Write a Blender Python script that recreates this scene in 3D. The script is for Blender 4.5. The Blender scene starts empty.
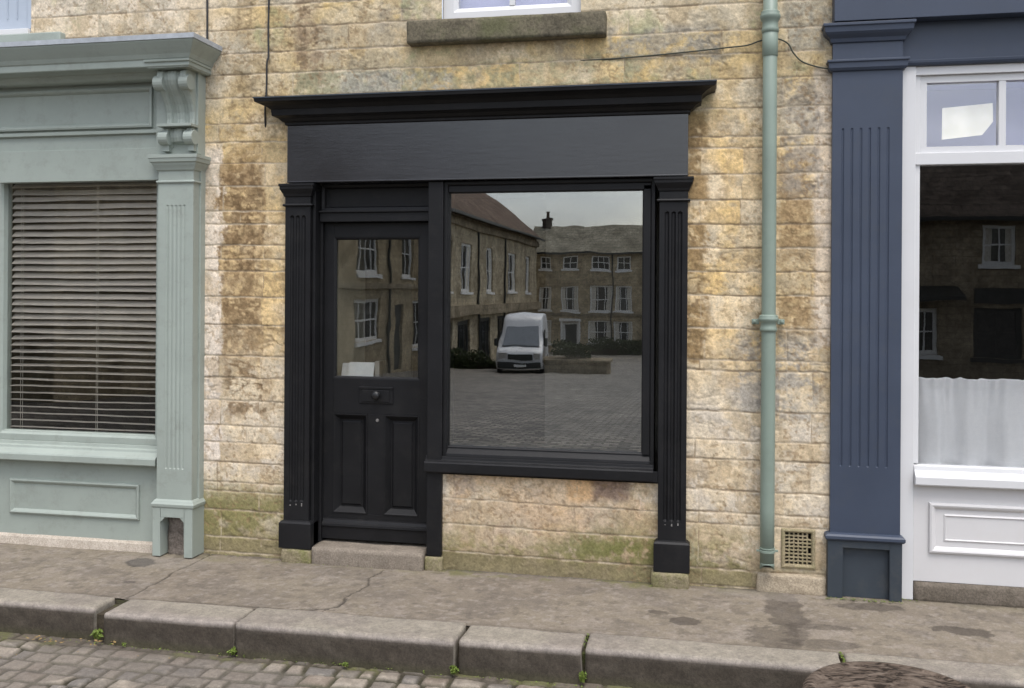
import bpy, bmesh, math, random
import numpy as np
from mathutils import Vector, Matrix

SC = bpy.context.scene
COL = SC.collection
random.seed(7)
RNG = np.random.default_rng(11)

# ------------------------------------------------------------------ noise
_T = RNG.random((256, 256)).astype(np.float32)
def vnoise(u, v):
    iu = np.floor(u).astype(np.int64); iv = np.floor(v).astype(np.int64)
    fu = u - iu; fv = v - iv
    fu = fu*fu*(3-2*fu); fv = fv*fv*(3-2*fv)
    a = _T[iu & 255, iv & 255]; b = _T[(iu+1) & 255, iv & 255]
    c = _T[iu & 255, (iv+1) & 255]; d = _T[(iu+1) & 255, (iv+1) & 255]
    return (a*(1-fu)+b*fu)*(1-fv) + (c*(1-fu)+d*fu)*fv
def fbm(u, v, f=1.0, o=4, seed=0, gain=.5):
    s = 0.; a = 1.; n = 0.
    for k in range(o):
        s = s + a*vnoise(u*f+seed*17.3+k*31.7, v*f+seed*9.1+k*13.9); n += a; a *= gain; f *= 2.03
    return s/n
def ridge(u, v, f=1.0, o=3, seed=0):
    s = 0.; a = 1.; n = 0.
    for k in range(o):
        s = s + a*(1-np.abs(2*vnoise(u*f+seed*11.7+k*7.7, v*f+seed*5.3+k*3.9)-1)); n += a; a *= .5; f *= 2.1
    return s/n
def sstep(a, b, x):
    t = np.clip((x-a)/(b-a), 0, 1); return t*t*(3-2*t)
def zone(u, v, x0, x1, z0, z1, s=.06):
    return sstep(x0-s, x0+s, u)*sstep(x1+s, x1-s, u)*sstep(z0-s, z0+s, v)*sstep(z1+s, z1-s, v)
def mixc(c, col, m):
    return c*(1-m[..., None]) + np.array(col, np.float32)*m[..., None]
def hash2(a, b, k=0):
    return _T[(a*37+k*71+11) & 255, (b*53+k*29+5) & 255]

# ------------------------------------------------------------------ materials
class NT:
    def __init__(s, name):
        s.m = bpy.data.materials.new(name); s.m.use_nodes = True
        s.t = s.m.node_tree; s.n = s.t.nodes; s.l = s.t.links
        s.b = s.n['Principled BSDF']; s.o = s.n['Material Output']
    def node(s, typ, **kw):
        n = s.n.new(typ)
        for k, v in kw.items(): setattr(n, k, v)
        return n
    def link(s, a, b): s.l.new(a, b)
    def coords(s, scale=(1, 1, 1)):
        tc = s.node('ShaderNodeTexCoord'); mp = s.node('ShaderNodeMapping')
        mp.inputs['Scale'].default_value = scale
        s.link(tc.outputs['Object'], mp.inputs['Vector']); return mp.outputs['Vector']
    def noise(s, vec, scale, detail=4, rough=.6):
        n = s.node('ShaderNodeTexNoise'); n.inputs['Scale'].default_value = scale
        n.inputs['Detail'].default_value = detail; n.inputs['Roughness'].default_value = rough
        s.link(vec, n.inputs['Vector']); return n.outputs['Fac']
    def ramp(s, fac, stops):
        r = s.node('ShaderNodeValToRGB'); e = r.color_ramp.elements
        while len(e) < len(stops): e.new(.5)
        for i, (p, c) in enumerate(stops):
            e[i].position = p; e[i].color = (*c, 1) if len(c) == 3 else c
        s.link(fac, r.inputs['Fac']); return r.outputs['Color']
    def mul(s, a, b, fac=1.0):
        m = s.node('ShaderNodeMix', data_type='RGBA', blend_type='MULTIPLY'); m.inputs['Factor'].default_value = fac
        s.link(a, m.inputs['A']); s.link(b, m.inputs['B']); return m.outputs['Result']
    def mix(s, fac, a, b):
        m = s.node('ShaderNodeMix', data_type='RGBA')
        s.link(fac, m.inputs['Factor'])
        for x, k in ((a, 'A'), (b, 'B')):
            if isinstance(x, tuple): m.inputs[k].default_value = (*x, 1)
            else: s.link(x, m.inputs[k])
        return m.outputs['Result']
    def bump(s, h, strength=.3, dist=.01, prev=None):
        b = s.node('ShaderNodeBump'); b.inputs['Strength'].default_value = strength; b.inputs['Distance'].default_value = dist
        s.link(h, b.inputs['Height'])
        if prev is not None: s.link(prev, b.inputs['Normal'])
        return b.outputs['Normal']
    def setp(s, rough=None, spec=None, metal=None):
        if rough is not None: s.b.inputs['Roughness'].default_value = rough
        if spec is not None: s.b.inputs['Specular IOR Level'].default_value = spec
        if metal is not None: s.b.inputs['Metallic'].default_value = metal

def paint(name, col, rough=.45, spec=.4, var=.12, dirt=None, dirt_amt=.35, bump=.12, streak=(2, 2, 22)):
    """oil paint over timber: faint brush streaks, colour drift, speckled wear"""
    m = NT(name)
    v = m.coords(); vs = m.coords(streak)
    a = m.noise(v, 2.3, 5, .65); b = m.noise(vs, 5, 3, .6); f = m.noise(v, 90, 2, .5)
    c = m.ramp(a, [(.3, tuple(x*(1-var) for x in col)), (.7, tuple(x*(1+var) for x in col))])
    if dirt:
        d = m.noise(v, 6.5, 6, .75)
        dm = m.ramp(d, [(.52, (0, 0, 0)), (.75, (dirt_amt,)*3)])
        c = m.mix(dm, c, dirt)
    m.link(c, m.b.inputs['Base Color'])
    r = m.node('ShaderNodeMapRange'); r.inputs['To Min'].default_value = rough-.1; r.inputs['To Max'].default_value = rough+.14
    m.link(a, r.inputs['Value']); m.link(r.outputs['Result'], m.b.inputs['Roughness'])
    n = m.bump(b, bump, .004); n = m.bump(f, bump*.5, .002, n)
    m.link(n, m.b.inputs['Normal']); m.setp(spec=spec)
    return m.m

def attr_mat(name, attr, rough=.92, spec=.2, fine=60, bump=.5, bdist=.004, lo=.72, hi=1.22):
    """mineral surface: per-vertex colour of the material times fine grain"""
    m = NT(name)
    at = m.node('ShaderNodeAttribute', attribute_name=attr)
    v = m.coords()
    g = m.noise(v, fine, 5, .7); g2 = m.noise(v, fine*.22, 5, .7); g3 = m.noise(v, fine*3.1, 2, .6)
    c = m.mul(at.outputs['Color'], m.ramp(g, [(.3, (lo,)*3), (.7, (hi,)*3)]))
    c = m.mul(c, m.ramp(g2, [(.3, (lo+.10, lo+.105, lo+.11)), (.7, (hi-.06, hi-.07, hi-.08))]))
    c = m.mul(c, m.ramp(g3, [(.25, (.8,)*3), (.55, (1.06,)*3)]))
    m.link(c, m.b.inputs['Base Color'])
    n = m.bump(g, bump, bdist); n = m.bump(g3, bump*.5, bdist*.4, n)
    m.link(n, m.b.inputs['Normal']); m.setp(rough, spec)
    return m.m

def stone(name, c1, c2, c3=None, rough=.9, scale=9, bump=.5, moss=None, moss_amt=.6):
    m = NT(name); v = m.coords()
    a = m.noise(v, scale, 7, .7); g = m.noise(v, scale*8, 4, .7); d = m.noise(v, scale*.35, 5, .7)
    c = m.ramp(a, [(.3, c1), (.68, c2)])
    if c3: c = m.mix(m.ramp(d, [(.5, (0, 0, 0)), (.66, (.85,)*3)]), c, c3)
    if moss:
        e = m.noise(v, scale*.6, 8, .8)
        c = m.mix(m.ramp(e, [(.45, (0, 0, 0)), (.62, (moss_amt,)*3)]), c, moss)
    c = m.mul(c, m.ramp(g, [(.28, (.7,)*3), (.65, (1.15,)*3)]))
    m.link(c, m.b.inputs['Base Color'])
    n = m.bump(a, bump, .012); n = m.bump(g, bump*.7, .004, n)
    m.link(n, m.b.inputs['Normal']); m.setp(rough, .2)
    return m.m

def plain(name, col, rough=.5, spec=.3, metal=0, var=.15, scale=12):
    m = NT(name); v = m.coords(); a = m.noise(v, scale, 4)
    c = m.ramp(a, [(.3, tuple(x*(1-var) for x in col)), (.7, tuple(x*(1+var) for x in col))])
    m.link(c, m.b.inputs['Base Color']); m.setp(rough, spec, metal)
    return m.m

def glass(name, base, tint=(.9, .92, .9), wave=.25, wscale=1.6, fall=.6):
    """window glass: see-through, with mirror reflection that grows at grazing angles"""
    m = NT(name)
    m.n.remove(m.b)
    tr = m.node('ShaderNodeBsdfTransparent'); tr.inputs['Color'].default_value = (*tint, 1)
    gl = m.node('ShaderNodeBsdfGlossy'); gl.inputs['Roughness'].default_value = 0.0
    gl.inputs['Color'].default_value = (.96, .97, .96, 1)
    lw = m.node('ShaderNodeLayerWeight'); lw.inputs['Blend'].default_value = .30
    r = m.node('ShaderNodeMapRange'); r.inputs['To Min'].default_value = base; r.inputs['To Max'].default_value = min(base+fall, .7)
    m.link(lw.outputs['Fresnel'], r.inputs['Value'])
    v = m.coords(); h = m.noise(v, wscale, 2, .4)
    n = m.bump(h, wave, .0022)
    m.link(n, gl.inputs['Normal'])
    mx = m.node('ShaderNodeMixShader')
    m.link(r.outputs['Result'], mx.inputs['Fac']); m.link(tr.outputs[0], mx.inputs[1]); m.link(gl.outputs[0], mx.inputs[2])
    m.link(mx.outputs[0], m.o.inputs['Surface'])
    return m.m

M = {}
M['black'] = paint('black_paint', (.0095, .0095, .0105), .46, .24, .2, (.035, .033, .030), .30)
M['black_fascia'] = paint('black_board_paint', (.014, .014, .017), .20, .8, .3, (.026, .026, .028), .4, .085, (1.4, 2, 11))
M['sage'] = paint('sage_paint', (.312, .350, .314), .45, .35, .07, (.17, .175, .14), .38, .10)
M['navy'] = paint('slate_blue_paint', (.043, .056, .086), .45, .4, .10, (.060, .066, .075), .35, .06)
M['navy_low'] = paint('slate_blue_worn_paint', (.040, .050, .062), .55, .3, .15, (.085, .085, .080), .5, .1)
M['white'] = paint('white_gloss_paint', (.62, .62, .625), .35, .4, .03, (.6, .58, .53), .18, .04)
M['white_panel'] = paint('white_eggshell_paint', (.60, .588, .585), .5, .3, .03, (.56, .52, .47), .22, .05)
M['lavender'] = paint('pale_lavender_paint', (.60, .59, .82), .6, .2, .05)
M['pipe'] = paint('green_iron_paint', (.215, .268, .224), .42, .4, .10, (.20, .23, .20), .3, .12, (6, 6, 1))
M['lead'] = plain('weathered_lead', (.40, .43, .46), .55, .4, 0, .2)
M['lead_dark'] = plain('dark_flashing', (.050, .062, .078), .5, .4)
M['iron'] = plain('black_iron', (.018, .018, .019), .4, .5, .3)
M['steel'] = plain('worn_steel', (.42, .41, .40), .38, .5, .9)
M['cable'] = plain('black_cable_sheath', (.022, .022, .024), .5, .4)
M['cablegreen'] = plain('weathered_cable_sheath', (.055, .058, .042), .6, .3)
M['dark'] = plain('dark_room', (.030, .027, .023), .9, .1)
M['board'] = plain('display_board', (.075, .072, .064), .85, .1)
M['cream'] = plain('cream_plaster', (.50, .47, .38), .9, .1, 0, .06)
M['slat'] = plain('blind_slat', (.47, .435, .385), .5, .3, 0, .08, 6)
M['cord'] = plain('blind_cord', (.5, .48, .42), .8, .1)
M['paper'] = plain('white_paper', (.72, .74, .76), .8, .1, 0, .05)
M['lace'] = None
M['sillstone'] = stone('sooty_sill_stone', (.07, .062, .045), (.19, .165, .115), (.12, .12, .065), .92, 7, .6)
M['step'] = stone('step_stone', (.17, .143, .115), (.27, .23, .185), None, .9, 12, .45)
M['step_edge'] = M['step']
M['mossblock'] = stone('mossy_block_stone', (.17, .145, .09), (.30, .255, .165), None, .95, 10, .7, (.15, .16, .045), .75)
M['paleblock'] = stone('pale_ledge_stone', (.30, .245, .175), (.50, .42, .31), None, .95, 12, .7)
M['ventstone'] = stone('vent_casting', (.25, .205, .13), (.40, .335, .215), None, .9, 14, .4, (.2, .2, .09), .4)
M['kerb'] = None
M['threshold'] = stone('threshold_stone', (.10, .085, .065), (.19, .16, .13), None, .9, 10, .5)
M['mortar'] = stone('mortar_fillet', (.36, .31, .25), (.52, .46, .39), None, .95, 14, .5)
M['rootstone'] = None
M['leafgreen'] = plain('weed_leaf', (.12, .165, .03), .6, .25, 0, .35, 60)
M['leaffall'] = plain('fallen_leaf', (.24, .165, .07), .7, .2, 0, .4, 30)
M['petal'] = plain('pale_petal', (.55, .38, .30), .8, .1, 0, .2, 30)
M['pane'] = glass('shop_glass', .20, (.97, .975, .965), .15, 3.2)
M['pane_old'] = glass('door_glass', .095, (.98, .985, .97), .17, 3.5)
M['pane_dark'] = glass('dark_window_glass', .06, (.97, .97, .97), .14, 3.0)
M['pane_blind'] = glass('side_window_glass', .03, (.985, .985, .98), .12, 1.2)
M['pane_sky'] = glass('upper_glass', .09, (.98, .98, .99), .15, 1.5)

# ------------------------------------------------------------------ mesh builder
ROOT = {}
def rootloc(p):
    return ROOT.get(p.name, Vector((0, 0, 0))) if p else Vector((0, 0, 0))
def tag(o, label=None, cat=None, group=None, kind=None):
    for k, v in (('label', label), ('category', cat), ('group', group), ('kind', kind)):
        if v: o[k] = v
    return o
def thing(name, label, cat, loc, group=None, rz=0, local=False):
    o = bpy.data.objects.new(name, None); COL.objects.link(o)
    o.location = loc; o.rotation_euler = (0, 0, rz); o.empty_display_size = .1
    ROOT[o.name] = Vector((0, 0, 0)) if local else Vector(loc)
    return tag(o, label, cat, group)
def link(name, me, parent=None):
    o = bpy.data.objects.new(name, me); COL.objects.link(o)
    if parent is not None:
        off = rootloc(parent)
        if off.length: me.transform(Matrix.Translation(-off))
        o.parent = parent; ROOT[o.name] = off
    return o

class MB:
    def __init__(s): s.v = []; s.f = []
    def add(s, vs, fs):
        k = len(s.v); s.v += [tuple(v) for v in vs]; s.f += [tuple(i+k for i in f) for f in fs]; return s
    def box(s, x0, x1, y0, y1, z0, z1):
        return s.add([(x0,y0,z0),(x1,y0,z0),(x1,y1,z0),(x0,y1,z0),(x0,y0,z1),(x1,y0,z1),(x1,y1,z1),(x0,y1,z1)],
                     [(0,3,2,1),(4,5,6,7),(0,1,5,4),(1,2,6,5),(2,3,7,6),(3,0,4,7)])
    def loft(s, rings, closed=True, caps=True):
        n = len(rings[0]); vs = [p for r in rings for p in r]; fs = []
        for i in range(len(rings)-1):
            for j in range(n if closed else n-1):
                k = (j+1) % n
                fs.append((i*n+j, i*n+k, (i+1)*n+k, (i+1)*n+j))
        if caps and closed:
            fs.append(tuple(range(n-1, -1, -1))); fs.append(tuple((len(rings)-1)*n+j for j in range(n)))
        return s.add(vs, fs)
    def tube(s, pts, r, n=10, caps=True):
        pts = [Vector(p) for p in pts]; rs = r if isinstance(r, (list, tuple)) else [r]*len(pts); rings = []
        for i, p in enumerate(pts):
            d = (pts[min(i+1, len(pts)-1)]-pts[max(i-1, 0)]).normalized()
            u = d.cross(Vector((0, 1, .013))).normalized(); w = d.cross(u)
            rings.append([p+(u*math.cos(t)+w*math.sin(t))*rs[i] for t in [2*math.pi*k/n for k in range(n)]])
        return s.loft(rings, True, caps)
    def lathe(s, cx, cy, prof, n=24, axis='z'):
        rings = []
        for r, h in prof:
            ring = []
            for k in range(n):
                t = 2*math.pi*k/n
                if axis == 'z': ring.append((cx+r*math.cos(t), cy+r*math.sin(t), h))
                else: ring.append((cx+r*math.cos(t), h, cy+r*math.sin(t)))
            rings.append(ring)
        return s.loft(rings, True, True)
    def mitre(s, prof, x0, x1, yf, yb):
        """moulding with mitred returns; profile = (projection, z)"""
        rings = []
        for p, z in prof:
            rings.append([(x0-p, yb, z), (x0-p, yf-p, z), (x1+p, yf-p, z), (x1+p, yb, z)])
        return s.loft(rings, True, True)
    def rectframe(s, x0, x1, z0, z1, prof):
        """mitred rectangular frame; profile = (inset, y), closed loop"""
        rings = []
        for (cx, cz, sx, sz) in ((x0, z0, 1, 1), (x1, z0, -1, 1), (x1, z1, -1, -1), (x0, z1, 1, -1)):
            rings.append([(cx+sx*i, y, cz+sz*i) for i, y in prof])
        rings.append(rings[0])
        return s.loft(rings, True, False)
    def raised(s, x0, x1, z0, z1, ya, yb, inset):
        a = [(x0, ya, z0), (x1, ya, z0), (x1, ya, z1), (x0, ya, z1)]
        i = inset
        b = [(x0+i, yb, z0+i), (x1-i, yb, z0+i), (x1-i, yb, z1-i), (x0+i, yb, z1-i)]
        return s.add(a+b, [(0,1,5,4),(1,2,6,5),(2,3,7,6),(3,0,4,7),(4,5,6,7)])
    def build(s, name, mat, parent=None, bevel=0, smooth=False, seg=2):
        me = bpy.data.meshes.new(name); me.from_pydata(s.v, [], s.f)
        bm = bmesh.new(); bm.from_mesh(me)
        bmesh.ops.remove_doubles(bm, verts=bm.verts, dist=1e-5)
        bmesh.ops.recalc_face_normals(bm, faces=bm.faces)
        bm.to_mesh(me); bm.free()
        me.materials.append(mat)
        if smooth:
            for p in me.polygons: p.use_smooth = True
        o = link(name, me, parent)
        if bevel:
            b = o.modifiers.new('edges', 'BEVEL'); b.width = bevel; b.segments = seg; b.limit_method = 'ANGLE'; b.angle_limit = math.radians(35)
        return o

def grid_mesh(name, P, keep, mat, parent=None, col=None, smooth=True, flip=False):
    """P (n,m,3) grid -> mesh; keep (n-1,m-1) faces; col (n,m,3) attribute 'tone'"""
    n, m = P.shape[:2]
    idx = np.arange(n*m).reshape(n, m)
    q = np.stack([idx[:-1, :-1], idx[1:, :-1], idx[1:, 1:], idx[:-1, 1:]], -1)
    if flip: q = q[..., ::-1]
    q = q[keep] if keep is not None else q.reshape(-1, 4)
    used = np.unique(q); remap = np.zeros(n*m, np.int64); remap[used] = np.arange(len(used))
    q = remap[q]; V = P.reshape(-1, 3)[used]
    me = bpy.data.meshes.new(name)
    me.vertices.add(len(V)); me.vertices.foreach_set('co', V.astype(np.float32).ravel())
    me.loops.add(q.size); me.loops.foreach_set('vertex_index', q.astype(np.int32).ravel())
    me.polygons.add(len(q)); me.polygons.foreach_set('loop_start', np.arange(0, q.size, 4, dtype=np.int32))
    me.update(calc_edges=True)
    if smooth: me.polygons.foreach_set('use_smooth', np.ones(len(q), bool))
    if col is not None:
        a = me.attributes.new('tone', 'FLOAT_COLOR', 'POINT')
        c = np.ones((len(V), 4), np.float32); c[:, :3] = col.reshape(-1, 3)[used]
        a.data.foreach_set('color', c.ravel())
    me.materials.append(mat)
    return link(name, me, parent)

def rough_block(name, x0, x1, y0, y1, z0, z1, mat, parent=None, r=.02, amp=.006, res=.03, seed=0, colfn=None, f=9):
    """rounded, hand-dressed stone block"""
    lo = np.array([x0, y0, z0]); hi = np.array([x1, y1, z1]); V = []; F = []; key = {}
    def vid(p):
        k = tuple(np.round(p, 5))
        if k not in key: key[k] = len(V); V.append(p)
        return key[k]
    N = [max(2, int(round((hi[i]-lo[i])/res))) for i in range(3)]
    L = [np.linspace(lo[i], hi[i], N[i]+1) for i in range(3)]
    for ax in range(3):
        a, b = (ax+1) % 3, (ax+2) % 3
        for side in (0, 1):
            for i in range(N[a]):
                for j in range(N[b]):
                    qd = []
                    for (di, dj) in ((0, 0), (1, 0), (1, 1), (0, 1)):
                        p = np.zeros(3); p[ax] = hi[ax] if side else lo[ax]; p[a] = L[a][i+di]; p[b] = L[b][j+dj]
                        qd.append(vid(p))
                    F.append(qd if side else qd[::-1])
    V = np.array(V)
    inner = np.clip(V, lo+r, hi-r); d = V-inner; ln = np.linalg.norm(d, axis=1, keepdims=True); nrm = d/np.maximum(ln, 1e-9)
    P = inner+nrm*r
    u = P[:, 0]+P[:, 2]*.7+seed*3.1; w = P[:, 1]*1.1+P[:, 2]*1.3+seed*1.7
    h = (fbm(u, w, f, 4, seed)-.5)*2*amp + (fbm(u, w, 2.2, 2, seed+5)-.5)*2*amp
    P = P+nrm*h[:, None]
    me = bpy.data.meshes.new(name); me.from_pydata(P.tolist(), [], F)
    for p in me.polygons: p.use_smooth = True
    if colfn:
        a = me.attributes.new('tone', 'FLOAT_COLOR', 'POINT'); c = np.ones((len(P), 4), np.float32); c[:, :3] = colfn(P, nrm)
        a.data.foreach_set('color', c.ravel())
    me.materials.append(mat)
    return link(name, me, parent)

def coursed(U, W, bounds, lens, seed, wob=.008, fixed=None):
    """distance to nearest joint and ids for coursed masonry"""
    B = np.array(bounds)
    Wn = W + (fbm(U, W*0+seed, 1.4, 2, seed)-.5)*wob*2 + (fbm(U, W, 14, 2, seed+1)-.5)*wob*1.0
    row = np.clip(np.searchsorted(B, Wn)-1, 0, len(B)-2)
    dz = np.minimum(Wn-B[row], B[row+1]-Wn)
    rg = np.random.default_rng(seed)
    cid = np.zeros_like(row); dx = np.full(U.shape, 9.)
    x0 = U.min()-1; x1 = U.max()+1
    for r in range(len(B)-1):
        c = [x0-rg.random()*lens[1]]
        while c[-1] < x1: c.append(c[-1]+lens[0]+(lens[1]-lens[0])*rg.random())
        if fixed:
            c = [x0]+[x+j*(rg.random()-.5)*2 for x, j, p in fixed if rg.random() < p]+[x1]
        c = np.array(c); m = row == r
        if not m.any(): continue
        un = U[m] + (fbm(U[m], W[m], 11, 2, seed+2)-.5)*wob*1.6
        k = np.clip(np.searchsorted(c, un)-1, 0, len(c)-2)
        cid[m] = k; dx[m] = np.minimum(un-c[k], c[k+1]-un)
    return dz, dx, row, cid

# ------------------------------------------------------------------ camera, light, sky
cam = bpy.data.cameras.new('camera'); co = bpy.data.objects.new('camera', cam); COL.objects.link(co)
YAW = math.atan(192/950.)
cam.sensor_width = 36; cam.lens = 36*950/1024.; cam.shift_y = -52/1024.
cam.clip_start = .1; cam.clip_end = 3000
co.matrix_world = Matrix.Translation((0, -6.03, 1.82)) @ Matrix.Rotation(YAW, 4, 'Z') @ Matrix.Rotation(math.pi/2, 4, 'X') @ Matrix.Rotation(.006, 4, 'Z')
SC.camera = co

SUN_EL, SUN_AZ = math.radians(66), math.radians(155)      # azimuth clockwise from +Y
w = bpy.data.worlds.new('World'); SC.world = w; w.use_nodes = True
nt = w.node_tree; bg = nt.nodes['Background']
sky = nt.nodes.new('ShaderNodeTexSky'); sky.sky_type = 'NISHITA'; sky.sun_disc = False
sky.sun_elevation = SUN_EL; sky.sun_rotation = SUN_AZ; sky.dust_density = 3.0; sky.air_density = 1.2
hs = nt.nodes.new('ShaderNodeHueSaturation'); hs.inputs['Saturation'].default_value = .42
tc = nt.nodes.new('ShaderNodeTexCoord'); mp = nt.nodes.new('ShaderNodeMapping'); mp.inputs['Scale'].default_value = (1, 1, 2.6)
nz = nt.nodes.new('ShaderNodeTexNoise'); nz.inputs['Scale'].default_value = 3.4; nz.inputs['Detail'].default_value = 7; nz.inputs['Roughness'].default_value = .55
cr = nt.nodes.new('ShaderNodeValToRGB'); cr.color_ramp.elements[0].position = .32; cr.color_ramp.elements[0].color = (1.2, 1.26, 1.38, 1)
cr.color_ramp.elements[1].position = .68; cr.color_ramp.elements[1].color = (1.95, 1.92, 1.9, 1)
mu = nt.nodes.new('ShaderNodeMix'); mu.data_type = 'RGBA'; mu.blend_type = 'MULTIPLY'; mu.inputs['Factor'].default_value = 1
nt.links.new(sky.outputs[0], hs.inputs['Color']); nt.links.new(hs.outputs[0], mu.inputs['A'])
nt.links.new(tc.outputs['Generated'], mp.inputs['Vector']); nt.links.new(mp.outputs[0], nz.inputs['Vector'])
nt.links.new(nz.outputs['Fac'], cr.inputs['Fac']); nt.links.new(cr.outputs['Color'], mu.inputs['B'])
nt.links.new(mu.outputs['Result'], bg.inputs['Color']); bg.inputs['Strength'].default_value = .135

sl = bpy.data.lights.new('sun', 'SUN'); sl.energy = 1.25; sl.angle = math.radians(28); sl.color = (1, .96, .90)
so = bpy.data.objects.new('sun', sl); COL.objects.link(so)
sd = Vector((math.sin(SUN_AZ)*math.cos(SUN_EL), math.cos(SUN_AZ)*math.cos(SUN_EL), math.sin(SUN_EL)))
so.rotation_euler = sd.to_track_quat('Z', 'Y').to_euler(); so.location = sd*30

vs_ = SC.view_settings; vs_.view_transform = 'Standard'; vs_.look = 'None'; vs_.gamma = 1; vs_.use_curve_mapping = False; vs_.exposure = 0.40
SC.cycles.max_bounces = 8; SC.cycles.transparent_max_bounces = 16; SC.cycles.use_denoising = True
SC.cycles.sample_clamp_indirect = 6

# ------------------------------------------------------------------ the stone facade
BLD = thing('stone_building', 'golden coursed stone building front carrying the black shopfront and green downpipe', 'building', (-1.5, 0, 0))
M['wall'] = attr_mat('coursed_sandstone', 'tone', .93, .15, 60, .5, .003, .76, 1.18)
def build_wall():
    s = .0062
    xs = np.arange(-5.4, .792, s); zs = np.arange(-.06, 4.45, s)
    U, W = np.meshgrid(xs, zs, indexing='ij')
    cl = [-.12, .02, .123, .308, .438, .5, .637, .774, .89, 1.062, 1.22, 1.37, 1.583, 1.775, 1.953, 2.035, 2.132, 2.276, 2.365, 2.536, 2.694, 2.838, 2.965]
    cr_ = [-.12, .006, .109, .39, .462, .599, .791, .909, 1.089, 1.34, 1.404, 1.602, 1.806, 1.953, 2.10, 2.245, 2.397, 2.557, 2.72, 2.79, 2.965]
    cu = [-.12, -.02, .110, .29, .457, .70]
    ct = [2.0, 2.965, 3.145, 3.303, 3.447, 3.611, 3.77, 3.95, 4.12, 4.30, 4.6]
    regs = [(U < -2.0, cl, (.24, .52), 3, [(-3.27, .02, .9), (-2.965, .03, .85), (-3.11, .05, .15)]), (U > -.255, cr_, (.30, .85), 5, [(-.02, .03, .75), (.30, .12, .5), (.50, .05, .3), (.655, .03, .8)]), ((U >= -2.0) & (U <= -.255), cu, (.5, 1.3), 9, None)]
    top = W > 2.965
    dz = np.zeros_like(U); dx = np.zeros_like(U); row = np.zeros(U.shape, int); cid = np.zeros(U.shape, int)
    for msk, b, ln, sd_, fx in regs:
        mm = msk & ~top
        a, b2, c, d = coursed(U, W - np.where((U > -2) & (U < -.255), (U+1.03)*-.012, 0), b, ln, sd_, .008, fx)
        dz[mm] = a[mm]; dx[mm] = b2[mm]; row[mm] = c[mm]+sd_*40; cid[mm] = d[mm]
    a, b2, c, d = coursed(U, W, ct, (.38, 1.15), 21)
    dz[top] = a[top]; dx[top] = b2[top]; row[top] = c[top]+900; cid[top] = d[top]
    r1 = hash2(row, cid); r2 = hash2(row, cid, 1); r3 = hash2(row, cid, 2)
    dx = dx+.0055*(hash2(row, cid, 5) > .45)+.004*fbm(U, W, 9, 2, 33)
    dj = np.minimum(dz, dx)
    jw = .0028+.0035*fbm(U, W, 6, 2, 31)
    joint = sstep(jw*1.7, jw*.5, dj)
    edge = np.exp(-dj/.016)
    # relief
    wu = U+(fbm(U, W, 5, 2, 41)-.5)*.10; ww = W+(fbm(U, W, 5, 2, 42)-.5)*.10
    rip = ridge(wu*1.0, ww*1.9, 13, 3, 43)
    ero = sstep(.45, .68, fbm(U+r1*9, W+r2*7, 3.2, 4, 44))
    h = (fbm(U, W, 7, 5, 45, .6)-.5)*.007 + (r1-.5)*.003 - edge*.0025 - joint*.006
    h += (fbm(U, W, 28, 3, 46)-.5)*.0045
    h -= ero*sstep(.62, .9, rip)*.007 + sstep(.60, .70, fbm(U, W, 44, 3, 98, .6))*.004
    lowmask = sstep(1.6, .9, W)
    h += (rip-.6)*.0045*lowmask*(1-joint)
    # colours
    C = np.zeros(U.shape+(3,), np.float32)
    C[:] = (.52, .395, .225)
    C = mixc(C, (.57, .39, .165), sstep(.45, .62, r1)*.7)
    C = mixc(C, (.56, .46, .32), sstep(.55, .8, r2)*.75)
    C = mixc(C, (.45, .33, .165), sstep(.62, .9, r3)*.7)
    big = fbm(U, W, 1.6, 4, 50); med = fbm(U, W, 5.5, 5, 51, .6); fin = fbm(U, W, 22, 4, 52, .65)
    C = mixc(C, (.56, .38, .15), sstep(.48, .68, med)*.45*sstep(1.2, 2.0, W))
    C = mixc(C, (.58, .48, .34), sstep(.5, .7, fbm(U, W, 4, 4, 53))*.55)
    C = mixc(C, (.25, .17, .09), sstep(.60, .67, fbm(U, W, 30, 2, 63, .6))*.45*sstep(.42, .6, fbm(U, W, 1.9, 4, 64)))
    # lower wall: pale, washed out
    pal = sstep(1.75, 1.05, W+ (big-.5)*.9)
    C = mixc(C, (.535, .45, .325), pal*.70)
    C = mixc(C, (.57, .44, .27), pal*sstep(.55, .66, med)*.6)
    C = mixc(C, (.46, .40, .32), pal*sstep(.5, .7, fbm(U, W, 9, 4, 54))*.5)
    # pale limewashed strip beside the sage shop
    lime = sstep(-3.25, -3.275, U+(med-.5)*.09+(r1-.5)*.05+(fbm(U, W, 30, 3, 34)-.5)*.05)*sstep(.50, .72, W+(med-.5)*.3)*sstep(3.0, 2.75, W+(med-.5)*.3)
    C = mixc(C, (.60, .51, .41), lime*.85)
    lime2 = sstep(-3.0, -3.5, U+(big-.5)*.9)*sstep(3.0, 3.2, W)
    C = mixc(C, (.60, .50, .39), lime2*.6)
    # iron-brown weathering crusts
    stcol = (hash2(row, 0*cid, 7) > -1)*1.0
    def crust(x0, x1, z0, z1, s_, amt, col, lo=.40, hi=.52, sd_=60):
        nonlocal C
        n = .5*fbm(U+r1*3, W+r3*5, 8, 5, sd_, .68)+.5*rip*.78+.22*(hf-.5)
        msk = zone(U+(med-.5)*.10, W+(big-.5)*.15, x0, x1, z0, z1, s_)*sstep(lo, hi, n+.10*(r2-.5))
        C = mixc(C, col, msk*amt)
        C = mixc(C, [q*.55 for q in col], msk*sstep(.54, .62, fbm(U, W, 34, 2, 62, .6))*amt*.6)
        return msk
    hf = fbm(U, W, 70, 3, 97, .75)
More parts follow.
